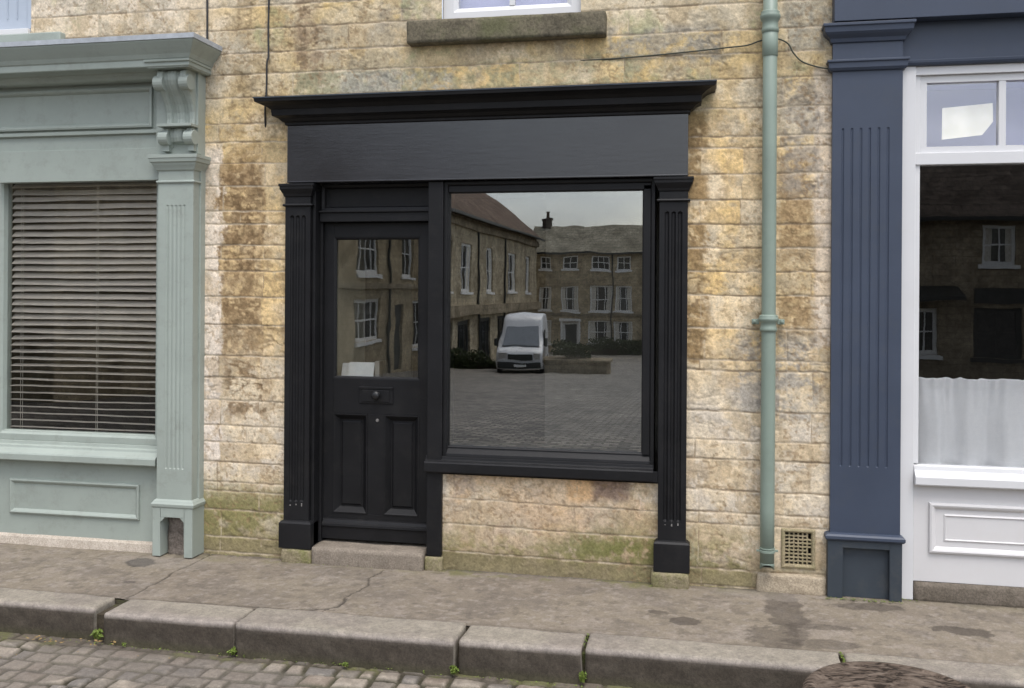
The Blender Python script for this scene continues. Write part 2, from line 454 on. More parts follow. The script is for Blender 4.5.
    C = mixc(C, (.33, .235, .125), sstep(.50, .60, fbm(U+r2*3, W, 6.5, 5, 56, .70)+.10*(hf-.5))*.5)
    C = mixc(C, (.31, .265, .19), sstep(.53, .62, fbm(U, W+r1*2, 4.2, 6, 36, .70)+.10*(hf-.5))*.5*sstep(.9, 1.5, W))
    br = (.165, .105, .052)
    uj = U+(hf-.5)*.05+(r1-.5)*.07+(fbm(U, W, 14, 3, 59)-.5)*.09
    incol = sstep(-3.285, -3.262, uj)*sstep(-2.94, -2.985, uj)
    spk = .55*hf+.45*fbm(U, W, 26, 3, 57, .7)
    bm = incol*sstep(1.25, 1.6, W+(med-.5)*.5)*sstep(2.85, 2.6, W+(med-.5)*.4)*(.55+.45*r2)
    C = mixc(C, (.40, .275, .135), bm*.75)
    pit = sstep(.53, .60, fbm(U, W, 36, 2, 61, .6))
    C = mixc(C, br, bm*sstep(.40, .58, spk*.6+.4*rip)*.75)
    C = mixc(C, (.11, .068, .034), bm*pit*.75)
    C = mixc(C, (.50, .36, .19), bm*sstep(.46, .40, fbm(U, W, 36, 2, 61, .6))*.45)
    m_ = crust(-3.26, -2.98, 1.35, 2.75, .05, .5, br)
    m_ = m_+crust(-3.00, -2.78, 1.3, 2.45, .05, .55, (.30, .205, .10), .46, .6, 61)
    for (xa, xb, za, zb, am) in ((-.10, -.005, 1.38, 2.95, .85), (.455, .63, 1.62, 2.62, .6)):
        bk = zone(U+(spk-.5)*.06, W, xa, xb, za, zb, .012)*sstep(.15, .75, r2+.3*(med-.3))
        C = mixc(C, (.42, .29, .13), bk*.55)
        C = mixc(C, (.20, .13, .06), bk*sstep(.42, .60, spk*.6+.4*rip)*am)
        C = mixc(C, (.11, .068, .034), bk*pit*.7)
    C = mixc(C, (.49, .41, .325), zone(U+(med-.5)*.04, W, .655, .9, 1.5, 3.2, .015)*.65)
    und = zone(U, W, -1.75, -.24, -.2, .66, .02)
    C = mixc(C, (.30, .215, .125), und*sstep(.50, .42, W+(med-.5)*.06)*.68*(.6+.4*fin))
    C = mixc(C, (.47, .31, .17), und*sstep(.5, .64, fbm(U, W, 3.5, 4, 58))*.45)
    crust(-3.24, -2.90, .95, 1.35, .05, .75, br, .5, .62, 62)
    crust(-3.24, -2.95, 2.7, 3.0, .06, .6, (.34, .23, .10), .44, .6, 63)
    m_ = m_+crust(-.12, .035, 1.40, 2.95, .02, .85, (.27, .18, .085), .42, .58, 64)
    m_ = m_+crust(.44, .66, 1.6, 2.7, .04, .72, (.30, .205, .105), .44, .6, 65)
    crust(.46, .72, 2.45, 3.15, .05, .75, (.25, .215, .17), .40, .58, 66)
    crust(.20, .70, 1.05, 1.58, .06, .72, (.27, .245, .205), .40, .56, 67)
    crust(-2.72, -2.52, 3.2, 4.2, .03, .75, (.24, .165, .10), .42, .55, 68)
    crust(-3.2, -3.0, 3.1, 3.9, .04, .6, (.30, .215, .115), .44, .58, 69)
    crust(-2.75, -.35, 3.10, 3.315, .03, .62, (.27, .255, .15), .36, .58, 70)
    crust(-2.4, -1.6, 3.12, 3.30, .03, .55, (.34, .31, .26), .40, .56, 71)
    crust(-.62, .10, 3.28, 3.50, .03, .62, (.27, .245, .20), .42, .58, 72)
    crust(-2.15, -1.9, 3.55, 3.75, .03, .5, (.24, .2, .15), .42, .58, 73)
    crust(.46, .76, 3.3, 4.2, .05, .55, (.30, .27, .21), .42, .58, 74)
    crust(-.72, -.44, .48, .63, .03, .92, (.22, .15, .105), .30, .46, 75)
    crust(-.86, -.70, .47, .66, .03, .75, (.55, .34, .16), .30, .5, 76)
    crust(-1.66, -1.45, .47, .66, .03, .6, (.30, .23, .17), .40, .55, 77)
    crust(-1.4, -.35, .14, .46, .08, .55, (.40, .30, .20), .36, .58, 78)
    # dark stains and lichen at random
    C = mixc(C, (.27, .22, .15), sstep(.60, .74, fbm(U, W, 3.3, 6, 80, .66))*.55*sstep(2.2, 3.2, W))
    C = mixc(C, (.30, .30, .15), sstep(.58, .72, fbm(U, W, 2.8, 6, 81, .66))*.5*sstep(2.8, 3.2, W))
    # moss near the ground
    mn = .6*fbm(U, W, 4.5, 5, 90, .65)+.4*fin
    mh = np.where(U < -2, .50, np.where(U > -.255, .36, .26+.20*sstep(-1.0, -.4, U)))
    moss = sstep(mh+.16, mh*.35, W+(mn-.5)*.75)*sstep(.40, .56, mn+.12*sstep(.2, 0, W))
    moss *= np.where(U > .30, .45, 1)
    C = mixc(C, (.150, .138, .048), moss*.9)
    C = mixc(C, (.062, .056, .020), und*sstep(.125, .105, W-(U+1.03)*-.012)*(.50+.55*mn))
    gr = und*sstep(-1.0, -.7, U+(med-.5)*.5)*sstep(.34, .22, W+(mn-.5)*.2)*sstep(.40, .55, mn)
    C = mixc(C, (.110, .112, .030), gr*.75)
    bs = sstep(.14, .09, W+(mn-.5)*.10)*(1-und)*(.35+.65*sstep(.2, -.2, U))
    C = mixc(C, (.085, .075, .030), bs*(.40+.5*mn))
    ls = sstep(-2.9, -3.0, U-.3)*sstep(.56, .36, W+(mn-.5)*.35)
    C = mixc(C, (.19, .165, .07), ls*(.45+.6*sstep(.35, .6, mn)))
    C = mixc(C, (.20, .155, .085), sstep(.24, .06, W+(mn-.5)*.25)*.55)
    C = mixc(C, (.22, .18, .10), sstep(.16, .0, W+(mn-.5)*.2)*.5)
    # pits and mortar
    C *= (1-.30*ero*sstep(.68, .92, rip))[..., None]
    C = mixc(C, (.22, .145, .075), sstep(.60, .70, fbm(U, W, 44, 3, 98, .6))*.55*sstep(.35, .55, fbm(U, W, 2.6, 3, 99)))
    C *= ((.88+.24*fin)*(.78+.44*hf))[..., None]*(np.array((1.34, 1.39, 1.50), np.float32)+sstep(1.0, 1.9, W)[..., None]*np.array((.08, .07, .03), np.float32)-.06-sstep(2.7, 3.2, W)[..., None]*np.array((.22, .20, .20), np.float32))
    mort = mixc(np.broadcast_to(np.array((.50, .42, .31), np.float32), C.shape).copy(), (.25, .19, .125), sstep(.48, .62, fbm(U, W, 8, 3, 95)))
    C = C*(1-.85*joint[..., None]) + mort*(.85*joint[..., None])
    h = h*.46-joint*.0010
    P = np.stack([U, -h-.004, W], -1)
    # openings
    uc = .5*(U[:-1, :-1]+U[1:, 1:]); wc = .5*(W[:-1, :-1]+W[1:, 1:])
    def box(x0, x1, z0, z1): return (uc > x0) & (uc < x1) & (wc > z0) & (wc < z1)
    hole = box(-2.745, -1.69, -1, 3.06) | box(-1.72, -.26, .62, 3.06) | box(-.262, -.125, -1, 3.06)
    hole |= box(-9, -3.41, -1, 3.44) | box(-1.70, -.778, 3.596, 9) | box(-9, -4.765, 3.68, 9) | box(.49, .656, .165, .362)
    return grid_mesh('wall', P, ~hole, M['wall'], BLD, C, True, True)
build_wall()
# upper part of the front above the picture, wall behind the neighbouring shops
up = MB().box(-12, -4.765, .005, .4, 4.9, 7.2).box(-4.765, 8, .005, .4, 4.45, 7.2).box(.80, 8, .03, .4, 4.3, 4.45)
up.build('upper_wall', M['sillstone'] if False else stone('upper_sandstone', (.40, .29, .15), (.56, .44, .27), (.36, .28, .16), .93, 4, .6), BLD)

rough_block('window_sill', -1.915, -.615, -.085, .06, 3.440, 3.588, M['sillstone'], BLD, .006, .003, .02, 3)
rough_block('base_stone', .325, .742, -.035, .04, -.02, .108, M['paleblock'], BLD, .018, .008, .018, 8, None, 14)

def sash(parent, x0, x1, z0, z1, y, cols, ztop_open=True, mat='white', pane='pane_sky', fw=.06, room=None, name='window_frame'):
    o = MB().rectframe(x0, x1, z0, z1, [(0, y), (fw*.7, y), (fw, y+.018), (fw, y+.07), (0, y+.07)])
    xi0, xi1 = x0+fw, x1-fw
    for i in range(1, cols):
        c = xi0+(xi1-xi0)*i/cols; o.box(c-.018, c+.018, y+.012, y+.05, z0+fw, z1-fw)
    f = o.build(name, M[mat], parent, .003)
    MB().box(xi0-.004, xi1+.004, y+.028, y+.033, z0+fw-.004, z1-fw+.004).build('pane', M[pane], f)
    return f
upw = sash(BLD, -1.70, -.776, 3.589, 4.9, .03, 2, fw=.10, name='upper_window_frame')
MB().box(-1.74, -.74, .16, .17, 3.5, 5).build('window_blind', M['lavender'], BLD)
upl = MB()
upl.box(-5.9, -4.762, .02, .06, 3.70, 4.9).box(-4.80, -4.765, .0, .02, 3.70, 4.9).box(-5.1, -5.06, .008, .02, 3.70, 4.9).box(-4.98, -4.975, .012, .02, 3.78, 4.9).box(-4.9, -4.895, .012, .02, 3.78, 4.9)
upl.build('shuttered_window', paint('pale_blue_grey_paint', (.40, .45, .52), .6, .2, .05), BLD, .003)
MB().box(-5.9, -4.775, -.03, .05, 3.655, 3.697).build('white_window_sill', M['white'], BLD, .004)
MB().box(-6, -4.49, -.06, .03, 3.52, 3.652).build('painted_sill', M['sage'], BLD, .008)

# ------------------------------------------------------------------ black shopfront
BS = thing('black_shopfront', 'black painted timber shopfront with door on the left and one large window', 'shopfront', (-1.43, 0, 0))
cor = [(0,2.928),(.012,2.933),(.013,2.947),(.028,2.955),(.045,2.972),(.066,2.982),(.078,2.986),(.082,3.026),(.090,3.031),(.108,3.046),(.138,3.060),(.162,3.066),(.166,3.090),(.0,3.099)]
MB().mitre(cor, -2.757, -.101, -.06, .05).build('cornice', M['black'], BS, .002)
MB().mitre([(.169, 3.088), (.170, 3.096), (.0, 3.112), (.0, 3.104)], -2.757, -.101, -.06, .03).build('flashing', M['lead_dark'], BS)
MB().box(-2.757, -.101, -.06, .08, 2.545, 2.93).box(-2.755, -.103, -.066, -.058, 2.545, 2.556).build('fascia', M['black_fascia'], BS, .003)

def fluted(x0, x1, z0, z1, yf, yb, flutes, fw, zf0, zf1, depth, sx=.004, sz=.012):
    xs = np.arange(x0, x1+1e-6, (x1-x0)/round((x1-x0)/sx)); zs = np.linspace(z0, z1, int((z1-z0)/sz)+1)
    extra = []
    for z in (zf0, zf1): extra += list(np.linspace(z-fw, z+fw, 12))
    zs = np.unique(np.concatenate([zs, extra]))
    U, W = np.meshgrid(xs, zs, indexing='ij'); D = np.zeros_like(U)
    for c in flutes:
        dzz = np.where(W < zf0+fw/2, zf0+fw/2-W, np.where(W > zf1-fw/2, W-(zf1-fw/2), 0))
        r = np.sqrt((U-c)**2+dzz**2)/(fw/2)
        D = np.maximum(D, depth*np.sqrt(np.clip(1-r*r, 0, 1)))
    return np.stack([U, yf+D, W], -1)
def pilaster_shaft(name, x0, x1, z0, z1, yf, yb, flutes, fw, zf0, zf1, depth, mat, parent):
    P = fluted(x0, x1, z0, z1, yf, yb, flutes, fw, zf0, zf1, depth)
    n, m = P.shape[:2]
    b = MB()
    idx = lambda i, j: i*m+j
    vs = [tuple(p) for p in P.reshape(-1, 3)]
    fs = [(idx(i, j), idx(i+1, j), idx(i+1, j+1), idx(i, j+1)) for i in range(n-1) for j in range(m-1)]
    b.add(vs, fs)
    b.add([(x0,yf,z0),(x0,yb,z0),(x0,yb,z1),(x0,yf,z1),(x1,yf,z0),(x1,yb,z0),(x1,yb,z1),(x1,yf,z1)], [(0,1,2,3),(4,7,6,5),(0,4,5,1),(3,2,6,7)])
    return b.build(name, mat, parent)
capP = [(.0,2.385),(.012,2.388),(.016,2.395),(.012,2.403),(.001,2.406),(.001,2.45),(.008,2.455),(.012,2.47),(.022,2.488),(.030,2.503),(.031,2.520),(.036,2.524),(.036,2.538),(0,2.5385)]
for x0, x1, zb in ((-2.770, -2.590, .276), (-.274, -.101, .283)):
    wd = x1-x0
    sh = pilaster_shaft('pilaster', x0, x1, .16, 2.54, -.055, .06, [x0+wd*k for k in (.27, .5, .73)], .026, .40, 2.325, .013, M['black'], BS)
    MB().mitre(capP, x0, x1, -.055, .05).build('capital', M['black'], sh, .0015)
    MB().mitre([(.024, .092), (.024, zb-.018), (.014, zb-.006), (.0, zb), (-.01, zb+.001)], x0, x1, -.055, .05).build('plinth', M['black'], sh, .002)
rough_block('padstone', -2.778, -2.558, -.085, .04, -.02, .089, M['mossblock'], BS, .015, .006, .02, 11, None, 14)
rough_block('padstone', -.312, -.082, -.085, .04, -.02, .089, M['mossblock'], BS, .015, .006, .02, 13, None, 14)
rough_block('padstone', -1.784, -1.664, -.055, .04, -.02, .086, M['mossblock'], BS, .012, .005, .02, 15, None, 14)

MB().loft([[(x, y, z+d) for y, z in ((.02, 3.095), (-.055, 3.100), (-.030, 3.112), (-.008, 3.128), (.02, 3.132))] for x, d in [(-2.84+.1*k, .006*math.sin(k*1.9)) for k in range(28)]]).build('mortar_fillet', M['mortar'], BS)
# posts, lining and sill
MB().box(-1.775, -1.674, -.035, .16, .088, 2.542).build('mullion_post', M['black'], BS, .004)
jm = MB().box(-2.588, -2.566, -.025, .16, .11, 2.542).box(-2.566, -2.548, .055, .16, .11, 2.36)
jm.box(-1.797, -1.776, .055, .16, .11, 2.36)
jm.build('door_lining', M['black'], BS, .003)
MB().box(-2.562, -1.778, .035, .15, 2.288, 2.350).box(-2.564, -1.777, .020, .15, 2.350, 2.364).build('transom_bar', M['black'], BS, .003)
MB().box(-2.562, -1.778, .085, .15, 2.366, 2.542).rectframe(-2.560, -1.778, 2.366, 2.542, [(0, .06), (.02, .065), (.028, .084), (0, .084)]).build('overdoor_panel', M['black'], BS, .002)
# door
DR = MB()
xl, xr, zb, zt = -2.553, -1.800, .128, 2.284; y0, y1 = .098, .145
gl, gr, gb, gt = -2.482, -1.868, 1.223, 2.187
DR.box(xl, gl, y0, y1, zb, zt).box(gr, xr, y0, y1, zb, zt).box(gl, gr, y0, y1, gt, zt).box(gl, gr, y0, y1, .985, gb)
DR.box(gl, gr, y0, y1, zb, .305).box(-2.232, -2.118, y0, y1, .305, .985)
door = DR.build('door', M['black'], BS, .002)
for a, b in ((gl, -2.232), (-2.118, gr)):
    MB().raised(a, b, .305, .985, .133, .133, 0).raised(a+.050, b-.050, .355, .935, .1325, .124, .012).rectframe(a, b, .305, .985, [(0, .094), (.008, .0935), (.014, .099), (.040, .128), (.042, .1325), (0, .1335)]).build('panel', M['black'], door)
MB().rectframe(gl, gr, gb, gt, [(0, .0975), (.008, .099), (.017, .108), (.017, .116), (0, .116)]).build('glazing_bead', M['black'], door)
MB().box(gl, gr, .118, .122, gb, gt).build('pane', M['pane_old'], door)
lp = MB().box(-2.292, -2.052, .089, .099, 1.060, 1.172).box(-2.292, -2.052, .083, .090, 1.158, 1.172).box(-2.270, -2.075, .084, .090, 1.072, 1.150).build('letter_plate', M['black'], door, .002)
kn = MB().lathe(-2.160, 1.118, [(.0, .028), (.016, .029), (.027, .036), (.031, .046), (.027, .058), (.015, .066), (.012, .078), (.022, .083), (.022, .088)], 24, 'y').build('door_knob', M['iron'], door, 0, True)
MB().lathe(-2.163, .945, [(.0, .092), (.010, .0925), (.012, .097), (.012, .0985)], 16, 'y').build('lock_cylinder', M['steel'], door)
kb = [(.093, .132), (.072, .135), (.070, .215), (.060, .222), (.062, .238), (.075, .246), (.082, .262), (.097, .268)]
MB().loft([[(x, y, z) for y, z in kb] for x in (-2.545, -1.800)]).build('weatherboard', M['black'], door, .001)
for k, x in enumerate((-2.722, -2.680, -2.640, -.228, -.188, -.150)):
    if k == 0: M['filler'] = plain('bare_filler', (.20, .19, .18), .9, .1)
    MB().box(x-.004, x+.004, -.0565, -.050, .372+.006*(k % 2), .381+.006*(k % 3)).build('paint_chip', M['filler'], BS)
MB().box(-1.792, -1.783, .050, .056, 1.375, 1.42).box(-1.790, -1.784, .046, .056, 1.385, 1.408).build('latch_plate', M['steel'], BS, .001)
# window
wf = MB().rectframe(-1.674, -.303, .740, 2.541, [(0, -.012), (.020, -.012), (.026, -.004), (.028, .004), (.028, .16), (0, .16)])
wf.box(-.376, -.331, -.002, .15, .80, 2.5).box(-1.646, -.331, -.002, .15, 2.472, 2.513)
wf.loft([[(x, y, z) for y, z in ((-.024, .742), (-.020, .762), (.010, .792), (.016, .806), (.15, .806), (.15, .742))] for x in (-1.648, -.329)])
win = wf.build('window_frame', M['black'], BS, .0025)
MB().rectframe(-1.650, -.374, .800, 2.476, [(0, .006), (.006, .010), (.010, .022), (.010, .05), (0, .05)]).build('glazing_bead', M['black'], win)
MB().box(-1.646, -.378, .030, .0345, .804, 2.470).build('pane', M['pane'], win)
sp = [(.12, .640), (-.062, .640), (-.066, .648), (-.066, .702), (-.062, .710), (-.040, .716), (-.030, .722), (-.026, .742), (.12, .744)]
MB().loft([[(x, y, z) for y, z in sp] for x in (-1.785, -.303)]).box(-.306, -.276, -.067, -.050, .641, .708).build('window_sill', M['black'], BS, .002)
rough_block('doorstep', -2.556, -1.786, -.085, .20, -.03, .112, M['step'], BS, .010, .003, .03, 17)

# ------------------------------------------------------------------ interior behind the black shopfront
def room(name, x0, x1, y0, y1, z0, z1, mat, parent):
    t = .02
    b = MB().box(x0-t, x0, y0, y1, z0, z1).box(x1, x1+t, y0, y1, z0, z1).box(x0-t, x1+t, y1, y1+t, z0-t, z1+t).box(x0-t, x1+t, y0, y1, z0-t, z0).box(x0-t, x1+t, y0, y1, z1, z1+t)
    return b.build(name, mat, parent)
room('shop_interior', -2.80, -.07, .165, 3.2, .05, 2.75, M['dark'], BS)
MB().box(-2.62, -2.55, .17, .95, .1, 2.6).build('porch_wall', M['cream'], BS)
MB().box(-2.55, -2.18, .90, .95, .1, 2.6).build('porch_screen', M['board'], BS)
MB().box(-1.085, -.1, .52, .55, .3, 2.6).build('display_partition', M['board'], BS)
MB().box(-1.66, -.33, .17, .52, .72, .76).build('display_shelf', M['board'], BS)
ps = thing('paper_stack', 'small pile of white leaflets propped behind the black door glass', 'papers', (-2.37, .22, 1.205))
MB().box(-2.55, -2.05, .165, .32, 1.180, 1.204).build('door_ledge', M['dark'], door)
q = MB()
q.loft([[(x, .20, 1.205), (x, .207, 1.205), (x, .250, 1.325), (x, .243, 1.325)] for x in (-2.42, -2.235)])
q.build('leaflet', M['paper'], ps)
q = MB(); q.loft([[(x, .24, 1.205), (x, .247, 1.205), (x, .285, 1.315), (x, .278, 1.315)] for x in (-2.485, -2.34)]); q.build('leaflet', M['paper'], ps)
MB().box(-2.225, -2.19, .21, .30, 1.205, 1.335).build('folder', M['steel'], ps, .002)

# ------------------------------------------------------------------ sage green shopfront
GS = thing('sage_shopfront', 'sage green timber shopfront with scrolled bracket and fluted pilaster', 'shopfront', (-4.2, 0, 0))
GX = -9.0
gc = [(0,3.255),(.02,3.262),(.03,3.28),(.05,3.29),(.055,3.300),(.145,3.306),(.150,3.312),(.150,3.352),(.158,3.360),(.170,3.385),(.195,3.42),(.215,3.450),(.220,3.458),(.222,3.486),(0,3.50)]
MB().mitre(gc, GX, -3.498, -.148, .02).build('cornice', M['sage'], GS, .002)
MB().mitre([(.2225, 3.468), (.229, 3.468), (.231, 3.500), (0, 3.545), (0, 3.510)], GX, -3.498, -.148, .02).build('flashing', M['lead'], GS)
# broken-forward block over the bracket
MB().mitre([(0,3.335),(.012,3.338),(.014,3.352),(.0,3.354)], -3.66, -3.352, -.298, -.02).box(-3.655, -3.357, -.29, -.02, 3.30, 3.336).build('bracket_block', M['sage'], GS, .002)
fs = MB().box(GX, -3.392, -.075, .03, 2.745, 3.30)
fs.box(GX, -3.70, -.10, -.07, 2.72, 2.80)
fs.build('fascia', M['sage'], GS, .002)
MB().rectframe(GX+.3, -3.745, 2.945, 3.225, [(0, -.074), (0, -.098), (.012, -.102), (.022, -.096), (.032, -.080), (.034, -.074)]).build('fascia_panel', M['sage'], GS)
MB().mitre([(.012, 2.90), (.024, 2.905), (.024, 2.925), (.0, 2.935)], GX, -3.70, -.076, -.02).build('fascia_bead', M['sage'], GS)
# scrolled bracket
def bracket():
    zz = [3.300, 3.285, 3.26, 3.23, 3.20, 3.17, 3.13, 3.08, 3.03, 2.985, 2.955, 2.935, 2.915, 2.885, 2.855, 2.83, 2.81, 2.79, 2.775, 2.76]
    pp = [.205, .222, .230, .228, .215, .195, .160, .128, .108, .104, .108, .118, .140, .150, .148, .138, .120, .098, .070, .03]
    xs = np.linspace(-3.618, -3.402, 49); t = (xs-xs[0])/(xs[-1]-xs[0])
    prof = np.zeros_like(t)
    for c_, w_, a_ in ((.10, .13, .022), (.5, .17, .014), (.90, .13, .022)):
        prof = np.maximum(prof, a_*np.sqrt(np.clip(1-((t-c_)/w_)**2, 0, 1)))
    prof += .004*np.abs(np.sin(t*math.pi*9))
    b = MB(); rings = []
    for z, p in zip(zz, pp):
        hollow = np.where((t > .26) & (t < .74), .03 if z < 2.83 else 0, 0)
        rings.append([(xs[0], -.05, z)] + [(xs[i], -.074-max(p+prof[i]-.074-hollow[i], .002), z) for i in range(len(xs))] + [(xs[-1], -.05, z)])
    b.loft(rings)
    o = b.build('scroll_bracket', M['sage'], GS, 0, False)
    for x0, x1 in ((-3.640, -3.570), (-3.450, -3.384)):
        for (pc, zc, r_) in ((.165, 3.215, .052), (.105, 2.855, .050)):
            v = MB(); rr = [[(x, -.074-pc+.03+r_*math.cos(a), zc+r_*math.sin(a)) for a in [2*math.pi*k/18 for k in range(18)]] for x in (x0, x1)]
            v.loft(rr); v.build('scroll', M['sage'], o, .002, False)
        MB().box(x0+.01, x1-.01, -.150, -.08, 2.765, 2.815).build('scroll_foot', M['sage'], o, .002, False)
    MB().box(-3.640, -3.384, -.205, -.10, 2.925, 2.944).build('bracket_band', M['sage'], o, .002)
bracket()
MB().box(-3.70, -3.386, -.110, -.06, 2.75, 3.30).box(-3.655, -3.600, -.10, .0, 2.75, 3.30).build('bracket_backboard', M['sage'], GS, .002)
gp = pilaster_shaft('pilaster', -3.662, -3.400, .34, 2.64, -.140, .02, [-3.662+.262*k for k in (.26, .38, .5, .62, .74)], .017, .60, 2.40, .006, M['sage'], GS)
MB().mitre([(0,2.548),(.010,2.550),(.013,2.557),(.010,2.565),(.001,2.568),(.001,2.63),(.012,2.638),(.018,2.652),(.030,2.672),(.034,2.684),(.044,2.690),(.048,2.712),(.052,2.716),(.052,2.738),(0,2.744)], -3.662, -3.400, -.140, .01).build('capital', M['sage'], gp, .0015)
MB().mitre([(.016,.335),(.022,.345),(.024,.362),(.016,.372),(.010,.382),(0,.392)], -3.668, -3.396, -.142, .01).build('plinth_moulding', M['sage'], gp, .0015)
pb = MB().box(-3.682, -3.622, -.158, .02, .005, .334).box(-3.446, -3.384, -.158, .02, .005, .334).box(-3.622, -3.446, -.158, -.10, .272, .334)
pb.add([(-3.622,-.157,.272),(-3.588,-.157,.272),(-3.622,-.157,.238),(-3.622,-.10,.272),(-3.588,-.10,.272),(-3.622,-.10,.238)], [(0,2,1),(3,4,5),(1,2,5,4)])
pb.add([(-3.446,-.157,.272),(-3.480,-.157,.272),(-3.446,-.157,.238),(-3.446,-.10,.272),(-3.480,-.10,.272),(-3.446,-.10,.238)], [(0,1,2),(3,5,4),(1,4,5,2)])
pb.build('plinth', M['sage'], gp, .003)
rough_block('padstone', -3.618, -3.450, -.075, .02, -.02, .268, stone('grey_pad_stone', (.12, .10, .085), (.30, .26, .225), (.07, .055, .045), .95, 9, .7), gp, .02, .016, .02, 23, None, 10)
MB().box(-3.440, -3.388, -.062, .02, .0, 2.75).build('edge_board', M['sage'], GS, .003)
# window, sill and riser
gw = MB().rectframe(-5.03, -3.690, .735, 2.745, [(0, -.035), (.045, -.035), (.060, -.02), (.068, .012), (.068, .06), (0, .06)])
gw.box(-4.965, -3.752, -.02, .06, .74, .800)
gwo = gw.build('window_frame', M['sage'], GS, .003)
MB().box(-4.97, -3.75, .014, .018, .795, 2.70).build('pane', M['pane_blind'], gwo)
MB().box(-4.96, -3.69, -.10, -.02, 2.58, 2.722).build('window_head', M['sage'], GS)
MB().loft([[(x, y, z) for y, z in ((.0,.605),(-.118,.605),(-.122,.612),(-.122,.650),(-.116,.660),(-.075,.690),(-.070,.706),(-.050,.712),(-.045,.734),(.0,.738))] for x in (-9, -3.688)]).build('window_sill', M['sage'], GS, .002)
MB().box(-9, -3.684, -.040, .02, .058, .606).build('stall_riser', M['sage'], GS, .002)
MB().rectframe(-4.885, -3.850, .212, .462, [(0, -.039), (.003, -.056), (.012, -.060), (.020, -.056), (.030, -.046), (.036, -.039)]).build('riser_panel', M['sage'], GS)
MB().loft([[(x, y+d, z) for y, z in ((.0, -.01), (-.075, -.01), (-.062, .05), (-.041, .066), (.0, .066))] for x, d in [(-9+.25*k, .006*math.sin(k*2.3)) for k in range(22)]+[(-3.684, 0)]]).build('mortar_fillet', M['mortar'], GS)
MB().box(-9, -5.03, -.05, .06, .735, 2.745).build('side_boarding', M['sage'], GS)
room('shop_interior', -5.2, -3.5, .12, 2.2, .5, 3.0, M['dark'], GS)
# venetian blind
vb = thing('venetian_blind', 'grey brown slatted venetian blind lowered behind the sage shop window', 'blind', (-4.36, .065, 2.66))
b = MB(); nsl = 37; dzs = .0502
for i in range(nsl):
    z = 2.575-i*dzs; fr_ = i/(nsl-1); e_ = min(max((fr_-.45)/.45, 0), 1); t = -math.radians(43-6*fr_-38*e_*e_*(3-2*e_)); rg = random.Random(i)
    hw = .0275; sag = .006*rg.uniform(-1, 1)
    r_ = []
    for k in range(9):
        x = -4.955+1.20*k/8
        zz = z+sag*math.sin(k/8*math.pi)+.002*rg.uniform(-1, 1)
        cy, cz = .065, zz
        ring = []
        for a, th in ((-1, 0), (-.5, .0022), (0, .003), (.5, .0022), (1, 0)):
            ring.append((x, cy+a*hw*math.cos(t), cz-a*hw*math.sin(t)*1.0+th))
        for a, th in ((1, -.0012), (.5, .0010), (0, .0018), (-.5, .0010), (-1, -.0012)):
            ring.append((x, cy+a*hw*math.cos(t), cz-a*hw*math.sin(t)+th-.0012))
        r_.append(ring)
    b.loft(r_)
b.build('slats', M['slat'], vb, 0, False)
MB().box(-4.957, -3.752, .04, .09, 2.605, 2.66).build('headrail', M['slat'], vb)
for x in (-4.87, -4.853, -4.255, -4.243):
    MB().tube([(x, .038, 2.61), (x+.002, .037, 1.7), (x, .038, .80)], .0013, 6).build('cord', M['cord'], vb)

# ------------------------------------------------------------------ blue shopfront
NS = thing('blue_shopfront', 'slate blue and white shopfront with wide fluted pilaster', 'shopfront', (1.5, 0, 0))
RX = 3.0
nb = pilaster_shaft('pilaster', .752, 1.150, .372, 3.44, -.042, .06, [.812+.2575*k/5 for k in range(6)], .013, .785, 2.815, .006, M['navy'], NS)
MB().mitre([(0,3.155),(.014,3.160),(.024,3.175),(.026,3.205),(.034,3.210),(.034,3.222),(0,3.228)], .752, 1.150, -.042, .03).build('collar', M['navy'], nb, .002)
MB().mitre([(0,3.325),(.012,3.330),(.018,3.352),(.040,3.372),(.050,3.385),(.054,3.415),(.062,3.420),(.062,3.436),(0,3.442)], .752, 1.150, -.042, .03).build('capital', M['navy'], nb, .002)
npl = MB().box(.737, .822, -.065, .03, .0, .345).box(1.088, 1.158, -.065, .03, .0, .345).box(.822, 1.088, -.065, .03, .302, .345).box(.822, 1.088, -.030, .03, .0, .302)
npo = npl.build('plinth', M['navy_low'], nb, .002)
MB().mitre([(0,.345),(.008,.346),(.016,.356),(.016,.372),(.006,.382),(-.02,.388)], .737, 1.158, -.066, .03).build('plinth_moulding', M['navy'], nb, .0015)
MB().box(.752, RX, -.105, .02, 3.4435, 4.3).build('fascia', M['navy'], NS, .003)
MB().mitre([(0,3.18),(.010,3.184),(.016,3.196),(.018,3.212),(.0,3.216)], 1.155, RX, -.012, .02).box(1.152, RX, -.008, .03, 3.215, 3.443).build('cornice', M['navy'], NS, .002)
wfm = MB().box(1.152, 1.232, -.004, .09, .0, 3.180)
wfm.box(1.232, RX, .006, .09, 3.128, 3.180).box(1.232, 1.262, .022, .09, .81, 3.128).box(1.262, RX, .028, .09, 3.085, 3.128)
wfm.box(1.262, 1.300, .028, .09, 2.70, 3.085).box(1.262, RX, .028, .09, 2.665, 2.70).box(1.232, RX, .010, .09, 2.594, 2.665)
for k in range(3): wfm.box(1.698+.44*k, 1.738+.44*k, .030, .085, 2.70, 3.085)
wfm.box(1.262, RX, .030, .09, .775, .800)
wwo = wfm.build('window_frame', M['white'], NS, .003)
MB().box(1.296, RX, .055, .059, 2.695, 3.09).build('transom_pane', M['pane_sky'], wwo)
MB().box(1.256, RX, .055, .059, .795, 2.60).build('pane', M['pane_dark'], wwo)
